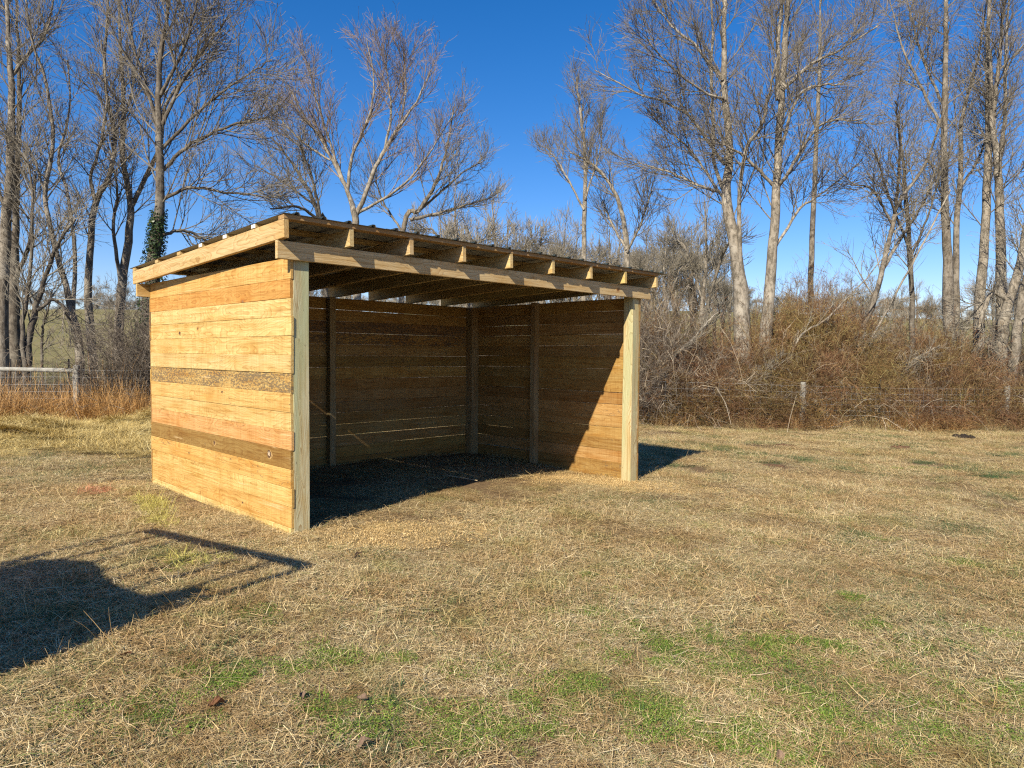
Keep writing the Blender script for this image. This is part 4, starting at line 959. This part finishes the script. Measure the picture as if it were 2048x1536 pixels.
scatter('fence_fringe_grass', 'uncut dry grass fringe at the foot of the wire fence', C_DF, 3, np.stack([x, y, ground_z(x, y)], -1), rng.random(len(x)) * 6.28, rng.uniform(0.4, 1.0, len(x)))

# ------------------------------------------------------------------ fence
def fpt(px):
    """point on the fence line seen at picture column px"""
    a = (px - 1024) / FPX
    k = FENCED[1] / FENCED[0]
    y = (FENCE0[1] - FENCE0[0] * k) / (1 - a * k); return a * y, y
fx0, fy0 = fpt(152)
fence = empty('wire_fence', (fx0, fy0, float(ground_z(fx0, fy0)))); tag(fence, 'woven wire farm fence with wooden posts along the tree line', 'fence')
FO = np.array(fence.location)
def fpost(px, h, r, mat=None):
    x, y = fpt(px); z = float(ground_z(x, y))
    K = 6; P3 = np.stack([np.full(K, x), np.full(K, y), np.linspace(z - 0.2, z + h, K)], -1)
    P3[:, :2] += rng.normal(0, 0.006, (K, 2))
    V, Q = tubes(P3[None] - FO, np.full((1, K), r) * rng.uniform(0.95, 1.05, (1, K)), 10)
    P = Parts(); P.add(V, Q); top = len(V)
    P.add(V[-10:], [[0, 1, 2, 3, 4, 5, 6, 7, 8, 9]])
    return link('post', P.mesh('post', M['grey_wood'], True), fence)
for px in (152, 1607, 2015): fpost(px, 1.28, 0.075)
for px in (-40, 560, 1000): fpost(px, 1.28, 0.07)
for px in (20, 137, 330, 1330, 1760, 2150):
    x, y = fpt(px); z = float(ground_z(x, y)); P = Parts()
    box(P, (-0.004, -0.022, -0.2), (0.004, 0.022, 1.42)); box(P, (0.004, -0.003, -0.2), (0.03, 0.003, 1.42))
    o = link('steel_post', P.mesh('steel_post', M['tpost']), fence); o.location = (x - FO[0], y - FO[1], z - FO[2])
xa, ya = fpt(-40); za = float(ground_z(xa, ya)); zb_ = float(ground_z(fx0, fy0))
K = 8; P3 = np.stack([np.linspace(xa, fx0, K), np.linspace(ya, fy0, K), np.linspace(za + 1.20, zb_ + 1.16, K)], -1)
V, Q = tubes(P3[None] - FO, np.full((1, K), 0.052), 10)
link('rail', mesh_arrays('rail', V, Q, M['grey_wood'], True), fence)['label'] = 'round pale brace rail'
P = Parts(); xsw = np.arange(-15, 20, 0.15)
ysw = fence_y(xsw) - 0.05; zsw = ground_z(xsw, ysw)
Vv = np.stack([np.stack([xsw, ysw, zsw + 0.02], -1), np.stack([xsw, ysw, zsw + 0.6], -1), np.stack([xsw, ysw, zsw + 1.18], -1)], 1)
V, Q = tubes(Vv - FO, np.full(Vv.shape[:2], 0.0019), 3); P.add(V, Q)
for h in (0.05, 0.15, 0.26, 0.38, 0.52, 0.68, 0.84, 1.01, 1.18):
    L3 = np.stack([xsw[::4], ysw[::4], zsw[::4] + h], -1)[None]
    V, Q = tubes(L3 - FO, np.full(L3.shape[:2], 0.0022), 3); P.add(V, Q)
tag(link('wire_mesh', P.mesh('wire_mesh', M['wire']), fence), kind='stuff')

# ------------------------------------------------------------------ small things on the ground
def lump(name, px, py, w, h, mat, label, n=14):
    c = on_ground(px, py); wid = w / FPX * c[1]
    P = Parts()
    for _ in range(n):
        s_ = wid * rng.uniform(0.10, 0.2); a = (np.clip(rng.normal(0, 0.22, 2), -0.34, 0.34) if _ else np.zeros(2)) * wid; s_ = s_ if _ else wid * 0.22
        ph = np.linspace(0, math.pi, 6); th_ = np.arange(8) * math.pi / 4
        ox = np.stack([np.outer(np.sin(ph), np.cos(th_)), np.outer(np.sin(ph), np.sin(th_)), np.outer(np.cos(ph), np.ones(8))], -1).reshape(-1, 3)
        ox = ox * s_ * rng.uniform(0.75, 1.2, (48, 1)) * np.array([1, 1, h]) + np.array([a[0], a[1] * 0.6, s_ * h * 0.4])
        i, j = np.meshgrid(np.arange(5), np.arange(8), indexing='ij'); q = (i * 8 + j).ravel(); q2 = (i * 8 + (j + 1) % 8).ravel()
        P.add(ox, np.stack([q, q2, q2 + 8, q + 8], -1)[:, ::-1])
    o = link(name, P.mesh(name, mat, False)); o.location = tuple(c)
    return tag(o, label, 'manure', 'manure piles in the paddock')
lump('manure_pile', 1928, 878, 46, 0.75, M['dung'], 'large black manure pile near the fence at far right', 18)
lump('manure_pile', 1800, 898, 34, 0.7, M['dung_brown'], 'brown manure pile left of the large black one')
lump('manure_pile', 1876, 893, 26, 0.5, M['dung'], 'small flat dark manure pile below the large black one')
lump('manure_pile', 1568, 892, 44, 0.35, M['dung_brown'], 'wide reddish scatter of old manure in mid paddock', 20)
lump('manure_pile', 1435, 857, 16, 0.8, M['dung'], 'tiny dark manure clod at the fence, right of the shed')
lump('manure_pile', 1612, 863, 12, 0.8, M['dung'], 'tiny dark clod below the left wooden fence post')
lump('manure_pile', 1545, 932, 44, 0.25, M['dung_brown'], 'crumbled rusty brown patch of manure nearer the shed', 20)
lump('manure_pile', 2040, 1030, 40, 0.4, M['dung_brown'], 'reddish dirt clump at the right picture edge', 16)

def curled_leaf(px, py, w, mat, label, rz, curl=1.0):
    c = on_ground(px, py); s_ = w / FPX * c[1]
    nu, nv = 8, 5; V = []
    for i in range(nu):
        for j in range(nv):
            a, b_ = i / (nu - 1) * 2 - 1, j / (nv - 1) * 2 - 1
            wd = math.sqrt(max(0, 1 - a * a)) * (0.55 + 0.2 * math.sin(5 * a + 1))
            yy = b_ * wd
            V.append((a * s_ / 2, yy * s_ / 2 * math.cos(curl * yy), abs(yy) * curl * s_ * 0.4 + 0.10 * s_ * math.sin(3 * a) + 0.02 * s_))
    q = [(i * nv + j, i * nv + j + 1, (i + 1) * nv + j + 1, (i + 1) * nv + j) for i in range(nu - 1) for j in range(nv - 1)]
    o = link('fallen_leaf', mesh_arrays('fallen_leaf', np.array(V), np.array(q), mat, False)); o.location = (c[0], c[1], c[2] + 0.03); o.rotation_euler = (rng.normal(0, 0.3), rng.normal(0, 0.3), rz)
    return tag(o, label, 'leaf', 'fallen leaves in the grass')
curled_leaf(432, 1424, 38, M['leaf_dry'], 'curled reddish brown leaf at lower left', 0.9, 1.3)
curled_leaf(602, 1406, 26, M['leaf_grey'], 'folded grey brown leaf right of the reddish curled leaf', 2.0, 1.2)
curled_leaf(724, 1410, 24, M['leaf_grey'], 'small dull leaf, right of the folded grey brown one', 0.3)
curled_leaf(726, 1504, 34, M['leaf_grey'], 'crumpled grey brown leaf at the bottom edge, left of centre', 0.6, 1.2)
curled_leaf(252, 1321, 26, M['leaf_dry'], 'flat orange leaf just below the big shadow', 0.1, 0.5)
curled_leaf(714, 1120, 26, M['leaf_grey'], 'tan leaf on the grass in front of the left post', 0.2, 0.6)
curled_leaf(1515, 1210, 22, M['dung_brown'], 'dark leaf beside green weeds at right', 0.4, 0.8)
curled_leaf(1558, 1528, 30, M['leaf_grey'], 'grey leaf at the bottom edge among bright weeds', 1.4, 0.8)
def stick(pts, r, mat, label):
    q = np.array([on_ground(a, b_) for a, b_ in pts]); q[:, 2] += 0.03
    P3 = catmull(q, 12); c = P3.mean(0)
    V, Q = tubes((P3 - c)[None], np.full((1, 12), r) * np.linspace(1, 0.6, 12)[None], 6)
    o = link('stick', mesh_arrays('stick', V, Q, mat, True)); o.location = tuple(c)
    return tag(o, label, 'stick', 'loose sticks on the ground')
stick([(893, 955), (920, 960), (955, 966)], 0.007, M['pale_stick'], 'pale rod in place of a sun streak on the shed floor')  # added pale rod that imitates a streak of sun on the floor
stick([(1500, 1362), (1520, 1361), (1545, 1356)], 0.0035, M['pale_stick'], 'pale straight stalk lying across bright green weeds')
stick([(1390, 1455), (1420, 1457), (1455, 1462)], 0.003, M['pale_stick'], 'pale stalk at the bottom beside green weeds')
stick([(345, 1010), (365, 1003)], 0.003, M['pale_stick'], 'thin pale stalk by the foot of the planked wall')

# ------------------------------------------------------------------ added unseen trailer, its rack shaped to cast the foreground shadow
AX = np.array([0.508, 0.861]); RH = 2.0
corner = np.array([-1.36, 4.71]) - RH * SUN[:2]
taz = math.atan2(AX[1], AX[0])
trailer = empty('shadow_trailer', (corner[0], corner[1], 0.0), taz)
tag(trailer, 'unseen trailer with pipe rack, shaped to cast the foreground shadow', 'trailer')
TW, TLn = 1.81, 3.1            # local +x = towards the shed, +y = left
def tpart(name, P, mat, parent=None): return link(name, P.mesh(name, mat), parent or trailer)
P = Parts(); box(P, (-TLn, 0.02, 0.46), (-0.60, TW - 0.02, 0.54)); tpart('deck', P, M['steel'])
for y0 in (0.0, TW - 0.04):
    P = Parts(); box(P, (-TLn, y0, 0.545), (-0.72, y0 + 0.04, 0.95)); tpart('side_board', P, M['steel'])
def bar(p0, p1, r):
    P3 = np.linspace(p0, p1, 3)[None]; V, Q = tubes(P3, np.full((1, 3), r), 8); P = Parts(); P.add(V, Q); return P
for y0 in (0.03, TW - 0.03):
    for x0 in (-0.75, -TLn + 0.05): tpart('rack_post', bar((x0, y0, 0.5), (x0, y0, RH), 0.03), M['steel'])
tpart('rack_end_bar', bar((0, -0.01, RH), (0, TW + 0.01, RH), 0.042), M['steel'])
tpart('rack_end_bar', bar((-TLn, 0, RH), (-TLn, TW, RH), 0.04), M['steel'])
for k in range(8):
    tpart('rack_bar', bar((-TLn, TW * k / 7, RH), (0, TW * k / 7, RH), 0.026 if 0 < k < 7 else 0.028), M['steel'])
for y0 in (-0.14, TW + 0.14):
    P = Parts(); a = np.arange(20) * math.pi / 10
    ring = np.array([(0.20, -0.09), (0.33, -0.10), (0.36, -0.05), (0.36, 0.05), (0.33, 0.10), (0.20, 0.09)])
    V = np.stack([ring[None, :, 0] * np.cos(a)[:, None], np.broadcast_to(ring[None, :, 1], (20, 6)), ring[None, :, 0] * np.sin(a)[:, None]], -1).reshape(-1, 3)
    i, j = np.meshgrid(np.arange(20), np.arange(6), indexing='ij')
    q = [((i * 6 + j).ravel()), ((i * 6 + (j + 1) % 6).ravel()), (((i + 1) % 20 * 6 + (j + 1) % 6).ravel()), (((i + 1) % 20 * 6 + j).ravel())]
    P.add(V, np.stack(q, -1))
    w = tpart('wheel', P, M['tyre']); w.location = (-1.9, y0, 0.34)
    rim = Parts(); rim.add(np.concatenate([np.stack([0.2 * np.cos(a), np.full(20, s_), 0.2 * np.sin(a)], -1) for s_ in (-0.05, 0.05)]), [list(range(20))]); rim.add(np.stack([0.2 * np.cos(a), np.full(20, 0.05), 0.2 * np.sin(a)], -1), [list(range(20))])
    link('rim', rim.mesh('rim', M['wire']), w)
tpart('tongue', bar((-TLn, TW / 2, 0.48), (-TLn - 1.1, TW / 2, 0.45), 0.04), M['steel'])
# added unseen load, outline shaped for the dark mass of that shadow
nu, nv = 22, 16; V = []
for i in range(nu):
    for j in range(nv):
        a, b_ = i / (nu - 1), j / (nv - 1)
        ed = min(a, 1 - a, b_, 1 - b_)
        top = 1.50 * min(1, (ed * 40) ** 0.3) + 0.05 * math.sin(7 * a + 3 * b_) + 0.03 * math.sin(11 * b_)
        fx = -0.86 + 0.32 * (1 - ss(b_, 0.12, 0.17))
        V.append((-TLn + 0.08 + a * (TLn - 0.08 + fx), -0.02 + b_ * (TW + 0.02), 0.548 + max(0, top) * (1 - 0.05 * math.sin(5 * b_ + 1))))
q = [(i * nv + j, (i + 1) * nv + j, (i + 1) * nv + j + 1, i * nv + j + 1) for i in range(nu - 1) for j in range(nv - 1)]
o = link('shadow_load', mesh_arrays('shadow_load', np.array(V), np.array(q), M['tarp'], True)); o.location = trailer.location; o.rotation_euler = (0, 0, taz)
tag(o, 'unseen tarped load shaped to cast the dark foreground shadow', 'load')
